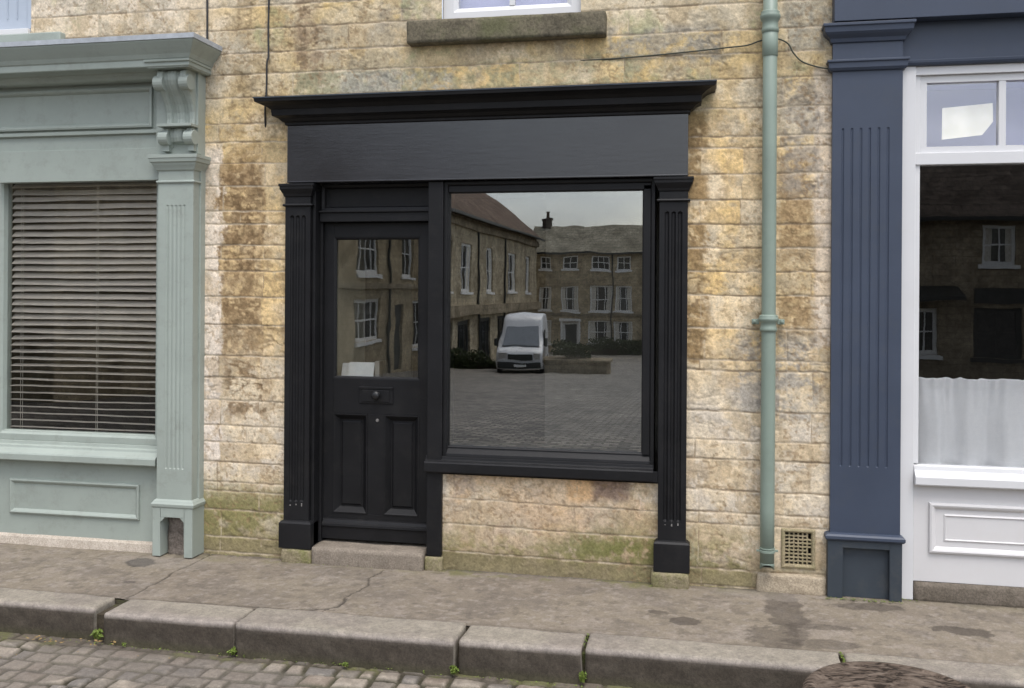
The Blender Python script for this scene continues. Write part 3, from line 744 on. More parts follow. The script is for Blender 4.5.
MB().loft([[(x, y, z) for y, z in ((.05,.690),(-.045,.690),(-.050,.698),(-.050,.740),(-.044,.748),(-.01,.775),(-.006,.800),(.05,.803))] for x in (1.233, RX)]).build('window_sill', M['white'], NS, .002)
MB().box(1.233, RX, .004, .06, .112, .690).build('stall_riser', M['white_panel'], NS, .002)
MB().rectframe(1.318, 2.35, .285, .585, [(0, .003), (.003, -.012), (.014, -.016), (.024, -.012), (.034, -.002), (.040, .003)]).build('riser_panel', M['white_panel'], NS)
MB().rectframe(1.400, 2.27, .355, .520, [(0, .0035), (.010, -.003), (.016, .0035)]).build('inner_panel', M['white_panel'], NS)
rough_block('threshold', 1.233, RX, -.012, .06, -.02, .112, M['threshold'], NS, .01, .005, .03, 31)
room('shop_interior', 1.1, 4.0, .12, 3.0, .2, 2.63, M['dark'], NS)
MB().box(1.2, RX, .60, .62, 2.64, 3.15).build('soffit_board', M['lavender'], NS)
MB().box(1.2, RX, .10, .62, 2.635, 2.655).box(1.2, 1.22, .1, .62, 2.655, 3.15).box(1.2, RX, .10, .62, 3.152, 3.17).build('soffit_shelf', M['lavender'], NS)
hp = thing('glow_panel', 'added cream sheet glowing behind the transom glass of the blue shop', 'glow panel', (1.64, .3, 2.78))  # cream panel added to glow for an unidentified bright shape in the upper pane
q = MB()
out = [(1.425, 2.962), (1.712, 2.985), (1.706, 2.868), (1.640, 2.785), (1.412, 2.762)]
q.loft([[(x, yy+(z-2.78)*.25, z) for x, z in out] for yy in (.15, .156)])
pm = NT('glowing_cream'); pm.b.inputs['Base Color'].default_value = (.85, .82, .70, 1); pm.b.inputs['Emission Color'].default_value = (1, .95, .80, 1); nzz = pm.noise(pm.coords((1, 1, 1)), 7, 3, .5); rr_ = pm.node('ShaderNodeMapRange'); rr_.inputs['From Min'].default_value = .3; rr_.inputs['From Max'].default_value = .7; rr_.inputs['To Min'].default_value = .16; rr_.inputs['To Max'].default_value = .40
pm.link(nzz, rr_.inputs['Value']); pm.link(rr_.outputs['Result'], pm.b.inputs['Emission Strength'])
q.build('glow_sheet', pm.m, hp)
# lace curtain
m = NT('lace_curtain_cloth'); v = m.coords(); g = m.noise(v, 40, 4, .6); wv = m.noise(m.coords((1, 1, .15)), 9, 3, .6)
m.link(m.mul(m.ramp(g, [(.3, (.90, .91, .92)), (.7, (.96, .965, .97))]), m.ramp(wv, [(.3, (.93,)*3), (.7, (1.0,)*3)])), m.b.inputs['Base Color']); m.setp(.9, .1)
tl = m.node('ShaderNodeBsdfTranslucent'); tl.inputs['Color'].default_value = (.7, .72, .73, 1)
mx = m.node('ShaderNodeMixShader'); mx.inputs['Fac'].default_value = .12
m.link(m.b.outputs[0], mx.inputs[1]); m.link(tl.outputs[0], mx.inputs[2]); m.link(mx.outputs[0], m.o.inputs['Surface'])
M['lace'] = m.m
lc = thing('lace_curtain', 'short white gathered cafe curtain across the bottom of the blue shop window', 'curtain', (1.9, .10, 1.3))
xs = np.linspace(1.20, RX, 520); zs = np.linspace(.78, 1.318, 40)
U, W = np.meshgrid(xs, zs, indexing='ij')
ph = 27*U+11*fbm(U, U*0, 2.6, 3, 7)+1.6*fbm(U, W*.5, 3, 2, 8)
amp_ = .011+.013*sstep(1.32, 1.0, W)
Y = .098+amp_*np.sin(ph)+.010*(fbm(U, W*.3, 8, 2, 9)-.5)+.003*np.sin(ph*2.7+1)+.004*sstep(1.05, 1.31, W)*np.sin(ph*4.1+2*fbm(U, U*0, 9, 2, 3))
Wt = W+np.where(W > 1.30, .007*(fbm(U, U*0, 26, 2, 12)-.5)*2, 0)
cu = grid_mesh('curtain_cloth', np.stack([U, Y, Wt], -1), None, M['lace'], lc)
sm = cu.modifiers.new('cloth', 'SOLIDIFY'); sm.thickness = .002
MB().tube([(1.15, .115, 1.302), (RX, .115, 1.302)], .005, 8).build('curtain_rod', M['white'], lc)

# ------------------------------------------------------------------ downpipe, vent, cables
DP = thing('downpipe', 'green cast iron rainwater downpipe fixed to the stone wall', 'pipe', (.372, -.075, .15))
px_, py_ = .384, -.078
b = MB().tube([(px_, py_, .185), (px_, py_, .5), (px_+.001, py_, 1.4), (px_, py_, 2.6), (px_, py_, 4.45)], .0425, 24)
b.build('pipe', M['pipe'], DP, 0, True)
def shoe():
    rings = []
    for k, z in enumerate((.190, .185)):
        rings.append([(px_+.0428*math.cos(t), py_+.0428*math.sin(t), z) for t in [2*math.pi*j/24 for j in range(24)]])
    out_ = [(px_+.044*math.cos(t), py_+.044*math.sin(t)-.004, .150+.035*max(0, -math.sin(t))) for t in [2*math.pi*j/24 for j in range(24)]]
    inn = [(px_+.036*math.cos(t), py_+.036*math.sin(t)-.004, .150+.035*max(0, -math.sin(t))) for t in [2*math.pi*j/24 for j in range(24)]]
    deep = [(px_+.034*math.cos(t), py_+.034*math.sin(t), .19) for t in [2*math.pi*j/24 for j in range(24)]]
    return MB().loft([rings[0], out_, inn, deep], True, False)
shoe().build('outlet_shoe', M['pipe'], DP, 0, True)
MB().lathe(px_, py_, [(.030, .172), (.0355, .172), (.0355, .18), (.030, .18)], 20).build('outlet_hollow', M['dark'], DP)
def collar(z0, z1):
    h = z1-z0
    return MB().lathe(px_, py_, [(.043, z0-.004), (.050, z0), (.052, z0+h*.16), (.047, z0+h*.24), (.047, z0+h*.52), (.056, z0+h*.60), (.061, z0+h*.72), (.061, z0+h*.80), (.054, z0+h*.88), (.056, z0+h*.95), (.050, z1), (.043, z1+.002)], 28)
b = collar(1.592, 1.690); b.build('socket_collar', M['pipe'], DP, 0, True)
collar(3.40, 3.53).build('socket_collar', M['pipe'], DP, 0, True)
MB().lathe(px_, py_, [(.043, 3.255), (.0465, 3.258), (.0465, 3.41), (.043, 3.412)], 28).build('socket_sleeve', M['pipe'], DP, 0, True)
for sx in (-1, 1):
    MB().box(px_+sx*.075-.022, px_+sx*.075+.022, -.05, -.028, 1.632, 1.664).lathe(px_+sx*.082, 1.648, [(.0, -.062), (.010, -.060), (.011, -.050)], 12, 'y').tube([(px_+sx*.082, -.055, 1.648), (px_+sx*.082, .02, 1.648)], .010, 8).build('fixing_lug', M['pipe'], DP, .003)
MB().lathe(px_, py_, [(.0435, .252), (.048, .254), (.048, .266), (.0435, .268)], 24).lathe(px_, py_, [(.0435, .274), (.046, .275), (.046, .281), (.0435, .282)], 24).box(px_-.062, px_-.04, py_-.008, py_+.01, .256, .264).box(px_+.04, px_+.064, py_-.008, py_+.01, .258, .268).build('fixing_band', M['steel'] if False else M['pipe'], DP, 0, False)

VG = thing('vent_grille', 'square cast air vent with broken grid set low in the stone wall', 'vent', (.57, 0, .15))
MB().rectframe(.472, .672, .146, .386, [(0, .0), (.0, -.012), (.012, -.016), (.020, -.012), (.024, -.004), (.024, .03), (0, .03)]).build('vent_frame', M['ventstone'], VG, .003)
b = MB(); rg = random.Random(4)
x0, x1, z0, z1 = .494, .651, .167, .364
for i in range(1, 6):
    x = x0+(x1-x0)*i/6; b.box(x-.0045, x+.0045, -.004, .018, z0, z1)
for j in range(1, 9):
    z = z0+(z1-z0)*j/9
    for i in range(6):
        xa, xb = x0+(x1-x0)*i/6, x0+(x1-x0)*(i+1)/6; dz_ = rg.uniform(-.003, .003)
        if rg.random() < .05: continue
        b.loft([[(xa, -.0055, z-.004+dz_), (xa, -.0055, z+.004+dz_), (xa, .016, z+.004+dz_), (xa, .016, z-.004+dz_)], [(xb, -.0055, z-.004-dz_), (xb, -.0055, z+.005-dz_), (xb, .016, z+.005-dz_), (xb, .016, z-.004-dz_)]])
b.build('grid', M['ventstone'], VG, .0015)
MB().box(.48, .665, .06, .07, .15, .38).build('backing', M['dark'], VG)

def cable(label, pts, r, mat, name='cable'):
    p = [Vector(q) for q in pts]; o = []
    for i in range(len(p)-1):
        a, b_, c, d = p[max(i-1, 0)], p[i], p[i+1], p[min(i+2, len(p)-1)]
        for k in range(8):
            t = k/8; o.append(.5*((2*b_)+(c-a)*t+(2*a-5*b_+4*c-d)*t*t+(3*b_-a-3*c+d)*t**3))
    o.append(p[-1])
    ob = MB().tube(o, r, 8).build(name, mat, None, 0, True); return tag(ob, label, 'cable')
cable('thin black cable running down the wall into the black cornice', [(-2.905, -.016, 4.45), (-2.914, -.018, 3.9), (-2.920, -.017, 3.6), (-2.916, -.020, 3.42), (-2.924, -.026, 3.37), (-2.930, -.018, 3.2), (-2.938, -.02, 3.085), (-2.942, -.012, 2.99), (-2.944, .004, 2.93)], .0065, M['cable'])
cable('dark cable dropping down the wall to the sage green cornice', [(-3.378, -.014, 4.45), (-3.377, -.016, 4.0), (-3.375, -.016, 3.7), (-3.374, -.016, 3.54)], .007, M['cable'])
cable('dark cable sagging from behind the green downpipe to the blue shopfront', [(-.78, .004, 3.300), (-.55, -.007, 3.302), (-.30, -.012, 3.312), (-.10, -.018, 3.322), (.12, -.020, 3.336), (.25, -.022, 3.345), (.33, -.026, 3.368), (.42, -.030, 3.376), (.49, -.028, 3.345), (.525, -.026, 3.285), (.575, -.024, 3.232), (.65, -.024, 3.200), (.72, -.026, 3.182), (.765, -.03, 3.178)], .0048, M['cablegreen'])

# ------------------------------------------------------------------ pavement, kerb, road
M['pave'] = attr_mat('worn_pavement', 'tone', .9, .2, 75, .6, .003, .80, 1.16)
def pavement():
    s = .009
    xs = np.arange(-5.6, 2.9, s); ys = np.arange(-.985, .03, s)
    U, V = np.meshgrid(xs, ys, indexing='ij')
    big = fbm(U, V, 1.7, 4, 101); med = fbm(U, V, 6, 5, 102, .62); fin = fbm(U, V, 40, 3, 103, .6)
    h = (big-.5)*.008+(med-.5)*.005+(fin-.5)*.004
    C = np.zeros(U.shape+(3,), np.float32); C[:] = PAVE
    C = mixc(C, (.165, .138, .112), sstep(.45, .65, big)*.5)
    C = mixc(C, (.25, .215, .18), sstep(.5, .66, med)*.45)
    C = mixc(C, (.27, .235, .20), sstep(.66, .8, fin)*.35)
    C = mixc(C, (.10, .085, .07), sstep(.60, .70, fbm(U, V, 17, 3, 106, .6))*.45)
    C = mixc(C, (.135, .115, .095), sstep(.50, .62, fbm(U, V, 3.2, 6, 107, .7))*.5)
    C = mixc(C, (.29, .255, .22), sstep(.62, .72, fbm(U, V, 24, 3, 108, .6))*.4)
    C *= (.88+.24*fin)[..., None]
    def line(pts, wd, depth, col=(.045, .038, .03), sd_=0):
        nonlocal h, C
        d = np.full(U.shape, 9.)
        uu = U+(fbm(U, V, 9, 3, 110+sd_)-.5)*.05; vv = V+(fbm(U, V, 9, 3, 111+sd_)-.5)*.05
        for (ax, ay), (bx, by) in zip(pts[:-1], pts[1:]):
            t = np.clip(((uu-ax)*(bx-ax)+(vv-ay)*(by-ay))/((bx-ax)**2+(by-ay)**2), 0, 1)
            d = np.minimum(d, np.hypot(uu-ax-t*(bx-ax), vv-ay-t*(by-ay)))
        msk = sstep(wd, wd*.3, d); h = h-depth*msk; C = mixc(C, col, msk*.9)
    line([(-3.33, -.99), (-3.333, -.10), (-3.31, .03)], .009, .008)
    line([(-2.05, -.12), (-2.08, -.30), (-2.03, -.42), (-2.07, -.62), (-2.06, -.80), (-2.12, -.99)], .008, .007, sd_=2)
    line([(-2.07, -.70), (-2.06, -.85), (-2.2, -.96)], .018, .006, (.07, .06, .05), sd_=3)
    line([(-2.06, -.90), (-2.5, -.965), (-3.33, -.975)], .010, .006, (.06, .05, .04), sd_=4)
    def blot(cx, cy, rx, ry, col, amt, sd_, edge=.13):
        nonlocal C
        d = np.hypot((U-cx)/rx, (V-cy)/ry)+(fbm(U, V, 6, 6, 120+sd_, .68)-.5)*1.7
        C = mixc(C, col, sstep(1+edge*.5, 1-edge, d)*amt)
    dk = (.066, .055, .045)
    blot(.46, -.35, .10, .42, dk, .62, 1); blot(.40, -.78, .16, .20, dk, .5, 2); blot(.62, -.86, .18, .08, dk, .5, 3)
    blot(.60, -.60, .18, .05, dk, .5, 4); blot(-.10, -.66, .10, .06, dk, .75, 5); blot(-.25, -.55, .05, .03, dk, .6, 9)
    blot(1.40, -.50, .15, .08, dk, .75, 6); blot(.95, -.20, .20, .07, dk, .6, 7); blot(-3.68, -.29, .10, .10, (.05, .045, .04), .8, 8, .15)
    blot(-3.50, -.70, .05, .03, (.07, .06, .055), .6, 10); blot(.30, -.10, .3, .1, (.25, .22, .19), .45, 11)
    blot(-3.55, -.28, .35, .10, (.22, .20, .175), .25, 12)
    # moss and grit along the foot of the wall
    ed = sstep(-.17, -.02, V+(med-.5)*.22)
    gm = sstep(-3.4, -3.2, U)*sstep(.3, -.2, U)*(1-zone(U, V, -2.55, -1.79, -1, 1, .1)*.8)
    C = mixc(C, (.145, .140, .055), ed*sstep(.42, .58, fbm(U, V, 5, 5, 130, .65))*.7*(.25+.75*gm))
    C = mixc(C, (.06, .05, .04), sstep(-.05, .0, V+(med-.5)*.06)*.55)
    e2 = sstep(-.93, -.985, V+(med-.5)*.04)
    C = mixc(C, (.10, .085, .068), e2*.6)
    h = h-.006*sstep(-.972, -.984, V)
    P = np.stack([U, V, h-.002], -1)
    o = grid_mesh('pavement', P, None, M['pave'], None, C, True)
    o['kind'] = 'structure'
PAVE = (.205, .174, .134)
pavement()

M['kerbm'] = attr_mat('dressed_kerbstone', 'tone', .88, .2, 60, .6, .004, .75, 1.2)
def kcol(P, n):
    u = P[:, 0]; v = P[:, 1]+P[:, 2]*1.3
    C = np.zeros((len(P), 3), np.float32); C[:] = (.255, .228, .186)
    C = mixc(C, (.21, .183, .157), sstep(.4, .65, fbm(u, v, 3, 4, 140))*.7)
    up_ = sstep(.2, .75, n[:, 2])
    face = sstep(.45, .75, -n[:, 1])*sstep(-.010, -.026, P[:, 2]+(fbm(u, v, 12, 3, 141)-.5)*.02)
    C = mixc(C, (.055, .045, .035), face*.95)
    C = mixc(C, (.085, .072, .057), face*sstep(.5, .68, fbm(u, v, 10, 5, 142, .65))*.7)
    worn = np.exp(-((P[:, 2]+.012)/.012)**2)*sstep(-1.15, -1.19, P[:, 1])
    C = mixc(C, (.33, .29, .265), worn*.6)
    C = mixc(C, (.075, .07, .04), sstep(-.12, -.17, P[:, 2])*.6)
    C *= (.8+.4*fbm(u*1.0, v, 30, 3, 143))[:, None]
    return C
kx = [-5.9, -4.72, -3.475, -3.325, -2.463, -1.232, -.590, .690, 1.75, 2.9]
stones = [(-5.90, -4.72, -1.185, 0), (-4.715, -3.395, -1.195, .0), (-3.312, -2.510, -1.238, -.004), (-2.500, -1.262, -1.252, .003), (-1.248, -.597, -1.226, -.002), (-.587, .682, -1.200, .002), (.698, 1.90, -1.175, .003), (1.91, 3.1, -1.18, 0)]
klab = [None, 'kerbstone at the left edge of the picture, below the sage shopfront', 'short kerbstone right of the wide gap with green weeds', 'long kerbstone below the black shop door step',
        'short kerbstone in the middle, below the left half of the large black-framed window', 'longest kerbstone, running from the large window to below the downpipe', 'kerbstone at the right behind the round brown stone', None]
for i, (a, b_, yf, dz_) in enumerate(stones):
    if klab[i] is None: continue
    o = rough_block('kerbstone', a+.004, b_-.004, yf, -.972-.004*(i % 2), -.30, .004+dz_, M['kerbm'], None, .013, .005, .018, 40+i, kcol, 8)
    tag(o, klab[i], 'kerbstone', 'kerbstones along the pavement edge')
b = MB().box(-5.9, -4.72, -1.19, -.975, -.3, .0).box(1.91, 3.1, -1.18, -.975, -.3, .0)
o = b.build('kerb', M['step'], None, .02); o['kind'] = 'structure'
o = MB().box(-4.7, 1.9, -1.165, -.984, -.29, -.04).box(-4.7, 1.9, -.984, -.90, -.29, -.014).build('kerb_bedding', stone('joint_dirt', (.045, .036, .025), (.085, .07, .05), (.06, .075, .02), .95, 14, .8)); o['kind'] = 'structure'

M['sett'] = attr_mat('granite_setts', 'tone', .8, .3, 65, .5, .003, .78, 1.2)
def setts():
    s = .008
    xs = np.arange(-5.9, 3.1, s); ys = np.arange(-2.72, -1.16, s)
    U, V = np.meshgrid(xs, ys, indexing='ij')
    Vn = V+U*.018+.02*np.sin(U*1.3)
    bounds = list(-1.205-.126*np.arange(14))[::-1]
    dz, dx, row, cid = coursed(U, Vn, bounds, (.08, .19), 77, .016)
    r1 = hash2(row, cid); r2 = hash2(row, cid, 1); r3 = hash2(row, cid, 2)
    dj = np.minimum(dz, dx*1.0)
    fin = fbm(U, V, 30, 4, 151, .6); med = fbm(U, V, 5, 4, 152)
    dom = 1-np.exp(-np.maximum(dj-.010, 0)/.0045)
    fill = sstep(.52, .66, fbm(U, V, 2.3, 4, 153)+.12*sstep(-2.2, -3.6, U)*sstep(-1.45, -1.6, V))
    h = dom*.018*(1-.6*fill)+(r1-.5)*.010+(fin-.5)*.006+(med-.5)*.010
    C = np.zeros(U.shape+(3,), np.float32); C[:] = (.175, .16, .145)
    C = mixc(C, (.25, .225, .20), sstep(.4, .7, r1)*.9); C = mixc(C, (.145, .14, .14), sstep(.55, .8, r2)*.8)
    C = mixc(C, (.19, .16, .138), sstep(.7, .9, r3)*.8)
    C = mixc(C, (.25, .23, .21), sstep(.55, .7, fin)*.4)
    C *= (.75+.5*fin)[..., None]*np.array((1.03, .985, .90), np.float32)
    jc = mixc(np.broadcast_to(np.array((.036, .032, .020), np.float32), C.shape).copy(), (.060, .056, .034), sstep(.4, .6, med))
    C = C*(dom[..., None])+jc*(1-dom[..., None])
    C = mixc(C, (.145, .125, .107), fill*.55*(.5+fin))
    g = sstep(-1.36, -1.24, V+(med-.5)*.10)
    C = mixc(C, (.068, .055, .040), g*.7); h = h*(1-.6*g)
    C = mixc(C, (.11, .115, .035), g*sstep(.56, .66, fbm(U, V, 7, 4, 155))*.6)
    P = np.stack([U, V, -.182+h+.012*(V+1.2)*0], -1)
    o = grid_mesh('road', P, None, M['sett'], None, C, True); o['kind'] = 'structure'
setts()
# market square: one sheet sloping gently down, then level to the horizon
m = NT('square_setts'); v = m.coords()
br_ = m.node('ShaderNodeTexBrick'); br_.inputs['Scale'].default_value = 1.0
br_.inputs['Brick Width'].default_value = .24; br_.inputs['Row Height'].default_value = .14; br_.inputs['Mortar Size'].default_value = .022
br_.inputs['Color1'].default_value = (.30, .27, .23, 1); br_.inputs['Color2'].default_value = (.10, .09, .08, 1); br_.inputs['Mortar'].default_value = (.05, .045, .035, 1)
m.link(v, br_.inputs['Vector'])
n1 = m.noise(v, .5, 6, .7); n2 = m.noise(m.coords((1, 2.2, 1)), 2.6, 6, .75)
c = m.mul(br_.outputs['Color'], m.ramp(n1, [(.3, (.6,)*3), (.7, (1.25,)*3)])); c = m.mul(c, m.ramp(n2, [(.3, (.7,)*3), (.7, (1.2,)*3)]))
m.link(c, m.b.inputs['Base Color'])
nn = m.bump(br_.outputs['Fac'], -.6, .02); nn = m.bump(n2, 1, .08, nn); m.link(nn, m.b.inputs['Normal']); m.setp(.65, .35)
M['square'] = m.m
ys = [300, -2.70, -2.715, -7, -12, -20, -30, -40, -55, -70, -90, -400, -1500]
zsq = [-.32, -.32, -.188, -.21, -.48, -.93, -1.46, -1.98, -2.55, -2.98, -3.05, -3.05, -3.05]
b = MB(); b.loft([[(x, y, z) for x in np.linspace(-600, 600, 13)] for y, z in zip(ys, zsq)], False, False)
o = b.build('ground', M['square']); o['kind'] = 'structure'

# ------------------------------------------------------------------ round stone, weeds, litter
m = NT('ridged_brown_stone'); v = m.coords(); nA = m.noise(v, 4, 3, .6)
mp2 = m.node('ShaderNodeMapping'); mp2.inputs['Scale'].default_value = (1, 3.0, 1); m.link(v, mp2.inputs['Vector'])
wv = m.node('ShaderNodeTexNoise'); wv.inputs['Scale'].default_value = 9.5; wv.inputs['Detail'].default_value = 5; wv.inputs['Distortion'].default_value = 1.6
m.link(mp2.outputs[0], wv.inputs['Vector'])
c = m.ramp(wv.outputs['Fac'], [(.38, (.025, .018, .013)), (.48, (.10, .075, .057)), (.68, (.18, .142, .112))])
c = m.mul(c, m.ramp(nA, [(.3, (.75,)*3), (.7, (1.15,)*3)])); m.link(c, m.b.inputs['Base Color'])
nn = m.bump(wv.outputs['Fac'], 1, .02); m.link(nn, m.b.inputs['Normal']); m.setp(.85, .2)
M['rootstone'] = m.m
RS = thing('round_stone', 'round weathered brown stone with deeply ridged top standing in front of the kerb', 'stone', (.775, -1.93, -.185))
n = 96; prof = [(.0, .215)]
prof = [(r_, .185-.030*(r_/.36)**2) for r_ in np.linspace(.02, .305, 30)] + [(.312, .166), (.325, .172), (.345, .168), (.360, .155), (.368, .13), (.366, .04), (.35, -.06), (.345, -.19)]
rings = []
for r_, z in prof:
    ring = []
    for k in range(n):
        t = 2*math.pi*k/n; x = .775+r_*math.cos(t); y = -1.93+r_*math.sin(t)
        hh = 0
        if r_ < .306:
            hh = .020*float(ridge(np.array(x*1.0+.3*float(vnoise(np.array(x*6.), np.array(y*6.)))), np.array(y*2.4), 11, 3, 160))-.010
        ring.append((x, y, z+hh+.025))
    rings.append(ring)
MB().loft(rings).build('ridged_block', M['rootstone'], RS, 0, True)

def weed(x, y, z, n, spread, h, label, mat='leafgreen'):
    rg = random.Random(int(x*1000)); b = MB()
    for i in range(n):
        a = rg.uniform(0, 6.28); l = rg.uniform(.5, 1)*spread; w_ = l*rg.uniform(.25, .45); hh = h*rg.uniform(.3, 1)
        d = Vector((math.cos(a), math.sin(a), 0)); s_ = Vector((-d.y, d.x, 0))
        o_ = Vector((x+rg.uniform(-1, 1)*spread*.6, y+rg.uniform(-1, 1)*spread*.3, z))
        p = [o_, o_+d*l*.35+s_*w_+Vector((0, 0, hh)), o_+d*l+Vector((0, 0, hh*.8)), o_+d*l*.35-s_*w_+Vector((0, 0, hh*.95)), o_+d*l*.5+Vector((0, 0, hh*1.12))]
        b.add(p, [(0, 1, 4), (1, 2, 4), (2, 3, 4), (3, 0, 4)])
    o = b.build('weed', M[mat]); return tag(o, label, 'weed', 'weeds in the kerb joints')
weed(-3.36, -1.215, -.165, 34, .032, .06, 'tuft of green weeds in the wide gap between the two left kerbstones')
weed(-2.505, -1.262, -.165, 22, .026, .045, 'small green weed at the foot of the joint below the sage shop pilaster')
weed(-1.85, -1.275, -.168, 26, .020, .022, 'low green weed clump under the long kerbstone below the door')
weed(-1.255, -1.262, -.165, 24, .022, .05, 'green weed sprouting at the foot of the kerb joint in the middle')
weed(-.592, -1.235, -.160, 22, .020, .06, 'upright green weed in the kerb joint below the large window')
weed(-3.16, -1.262, -.168, 10, .018, .02, 'single bright leafed weed just right of the wide kerb gap')
MB_m = MB(); rg = random.Random(9)
def speck(b, x, y, z, s_):
    a = rg.uniform(0, 6.28); u = Vector((math.cos(a), math.sin(a), rg.uniform(-.3, .3)))*s_; v_ = Vector((-math.sin(a), math.cos(a), rg.uniform(-.2, .5)))*s_*.6; c_ = Vector((x, y, z))
    b.add([c_-u, c_-v_, c_+u, c_+v_], [(0, 1, 2, 3)])
for cx, sp_, n_ in ((.69, .004, 60), (-.593, .006, 20)):
    for k in range(n_): speck(MB_m, cx+rg.uniform(-1, 1)*.006-.0*k, -1.17+.20*rg.random(), .002+.004*rg.random(), .006)
for k in range(200):
    x = rg.uniform(-4.2, .4); speck(MB_m, x, -1.268+rg.uniform(-.02, .012), -.166+rg.random()*.006, rg.uniform(.003, .008))
for k in range(130):
    x = rg.uniform(.72, 1.25); speck(MB_m, x, -.085+rg.uniform(-.03, .012)+(.06 if x > 1.16 else 0), .004+rg.random()*.006, rg.uniform(.003, .008))
for k in range(90):
    x = rg.uniform(-3.3, .3); speck(MB_m, x, -.03+rg.uniform(-.03, .012) - (.06 if -2.8 < x < -1.7 or -.35 < x < -.05 else 0), .004+rg.random()*.004, rg.uniform(.003, .006))
o = MB_m.build('moss', M['leafgreen']); o['kind'] = 'stuff'
lb = MB()
for k in range(26): speck(lb, rg.uniform(-3.75, -3.2), -1.28+rg.uniform(-.04, .04), -.16+rg.random()*.006, rg.uniform(.007, .016))
for k in range(40): speck(lb, rg.uniform(-4.2, 1), rg.uniform(-1.6, -1.27), -.158, rg.uniform(.003, .006))
o = lb.build('leaf_litter', M['leaffall']); o['kind'] = 'stuff'

# ------------------------------------------------------------------ the square behind the camera (seen in the glass)
M['far_stone'] = None
def masonry(name, c1, c2, mort, w_=.5, h_=.22):
    m = NT(name); tc_ = m.node('ShaderNodeTexCoord'); sep = m.node('ShaderNodeSeparateXYZ'); cmb = m.node('ShaderNodeCombineXYZ')
    m.link(tc_.outputs['Object'], sep.inputs[0]); m.link(sep.outputs['X'], cmb.inputs['X']); m.link(sep.outputs['Z'], cmb.inputs['Y'])
    b = m.node('ShaderNodeTexBrick'); b.inputs['Scale'].default_value = 1; b.inputs['Brick Width'].default_value = w_; b.inputs['Row Height'].default_value = h_
    b.inputs['Mortar Size'].default_value = .012; b.inputs['Color1'].default_value = (*c1, 1); b.inputs['Color2'].default_value = (*c2, 1); b.inputs['Mortar'].default_value = (*mort, 1)
    m.link(cmb.outputs[0], b.inputs['Vector'])
    v = m.coords(); n1 = m.noise(v, .8, 8, .75); n2 = m.noise(v, 5, 5, .75)
    c = m.mul(b.outputs['Color'], m.ramp(n1, [(.32, (.38, .36, .33)), (.62, (1.15,)*3)])); c = m.mul(c, m.ramp(n2, [(.3, (.5,)*3), (.7, (1.25,)*3)]))
    m.link(c, m.b.inputs['Base Color']); m.link(m.bump(n2, .6, .03), m.b.inputs['Normal']); m.setp(.95, .1); return m.m
M['mas_tan'] = masonry('tan_masonry', (.44, .36, .235), (.52, .43, .29), (.34, .28, .18))
M['mas_buff'] = masonry('buff_masonry', (.46, .39, .27), (.53, .46, .33), (.38, .32, .23))
M['mas_grey'] = masonry('grey_brown_masonry', (.30, .25, .175), (.37, .31, .22), (.24, .2, .14))
M['tile_red'] = masonry('red_brown_roof_tiles', (.135, .095, .072), (.18, .13, .098), (.08, .06, .045), .25, .16)
M['tile_grey'] = masonry('grey_stone_roof_slates', (.21, .195, .15), (.28, .26, .20), (.11, .1, .08), .35, .22)
M['tile_dark'] = masonry('dark_roof_slates', (.075, .06, .05), (.11, .09, .075), (.035, .03, .025), .3, .2)
M['farglass'] = plain('dark_far_glass', (.02, .022, .024), .08, .8)
M['farwhite'] = plain('white_far_joinery', (.72, .72, .70), .5, .3, 0, .05)
M['fardark'] = plain('dark_far_joinery', (.03, .032, .03), .5, .3)
M['farcream'] = plain('cream_far_curtain', (.55, .52, .45), .8, .1, 0, .2)

def facade(root, w_, h_, holes, mat, depth=8, rv=.22):
    """front wall with window openings and reveals, local coords: front at y=0 facing -y"""
    xs = sorted({0, w_, *[a for q in holes for a in q[:2]]}); zs = sorted({-1.5, h_, *[a for q in holes for a in q[2:4]]})
    b = MB()
    for i in range(len(xs)-1):
        for j in range(len(zs)-1):
            cx, cz = (xs[i]+xs[i+1])/2, (zs[j]+zs[j+1])/2
            if any(q[0] < cx < q[1] and q[2] < cz < q[3] for q in holes): continue
            b.add([(xs[i],0,zs[j]),(xs[i+1],0,zs[j]),(xs[i+1],0,zs[j+1]),(xs[i],0,zs[j+1])], [(0,1,2,3)])
    for q in holes:
        x0, x1, z0, z1 = q[:4]
        b.add([(x0,0,z0),(x1,0,z0),(x1,0,z1),(x0,0,z1),(x0,rv,z0),(x1,rv,z0),(x1,rv,z1),(x0,rv,z1)], [(0,1,5,4),(1,2,6,5),(2,3,7,6),(3,0,4,7),(4,5,6,7)])
    b.add([(0,0,-1.5),(w_,0,-1.5),(w_,0,h_),(0,0,h_),(0,depth,-1.5),(w_,depth,-1.5),(w_,depth,h_),(0,depth,h_)], [(0,3,7,4),(1,5,6,2),(4,7,6,5)])
    return b.build('wall', mat, root)
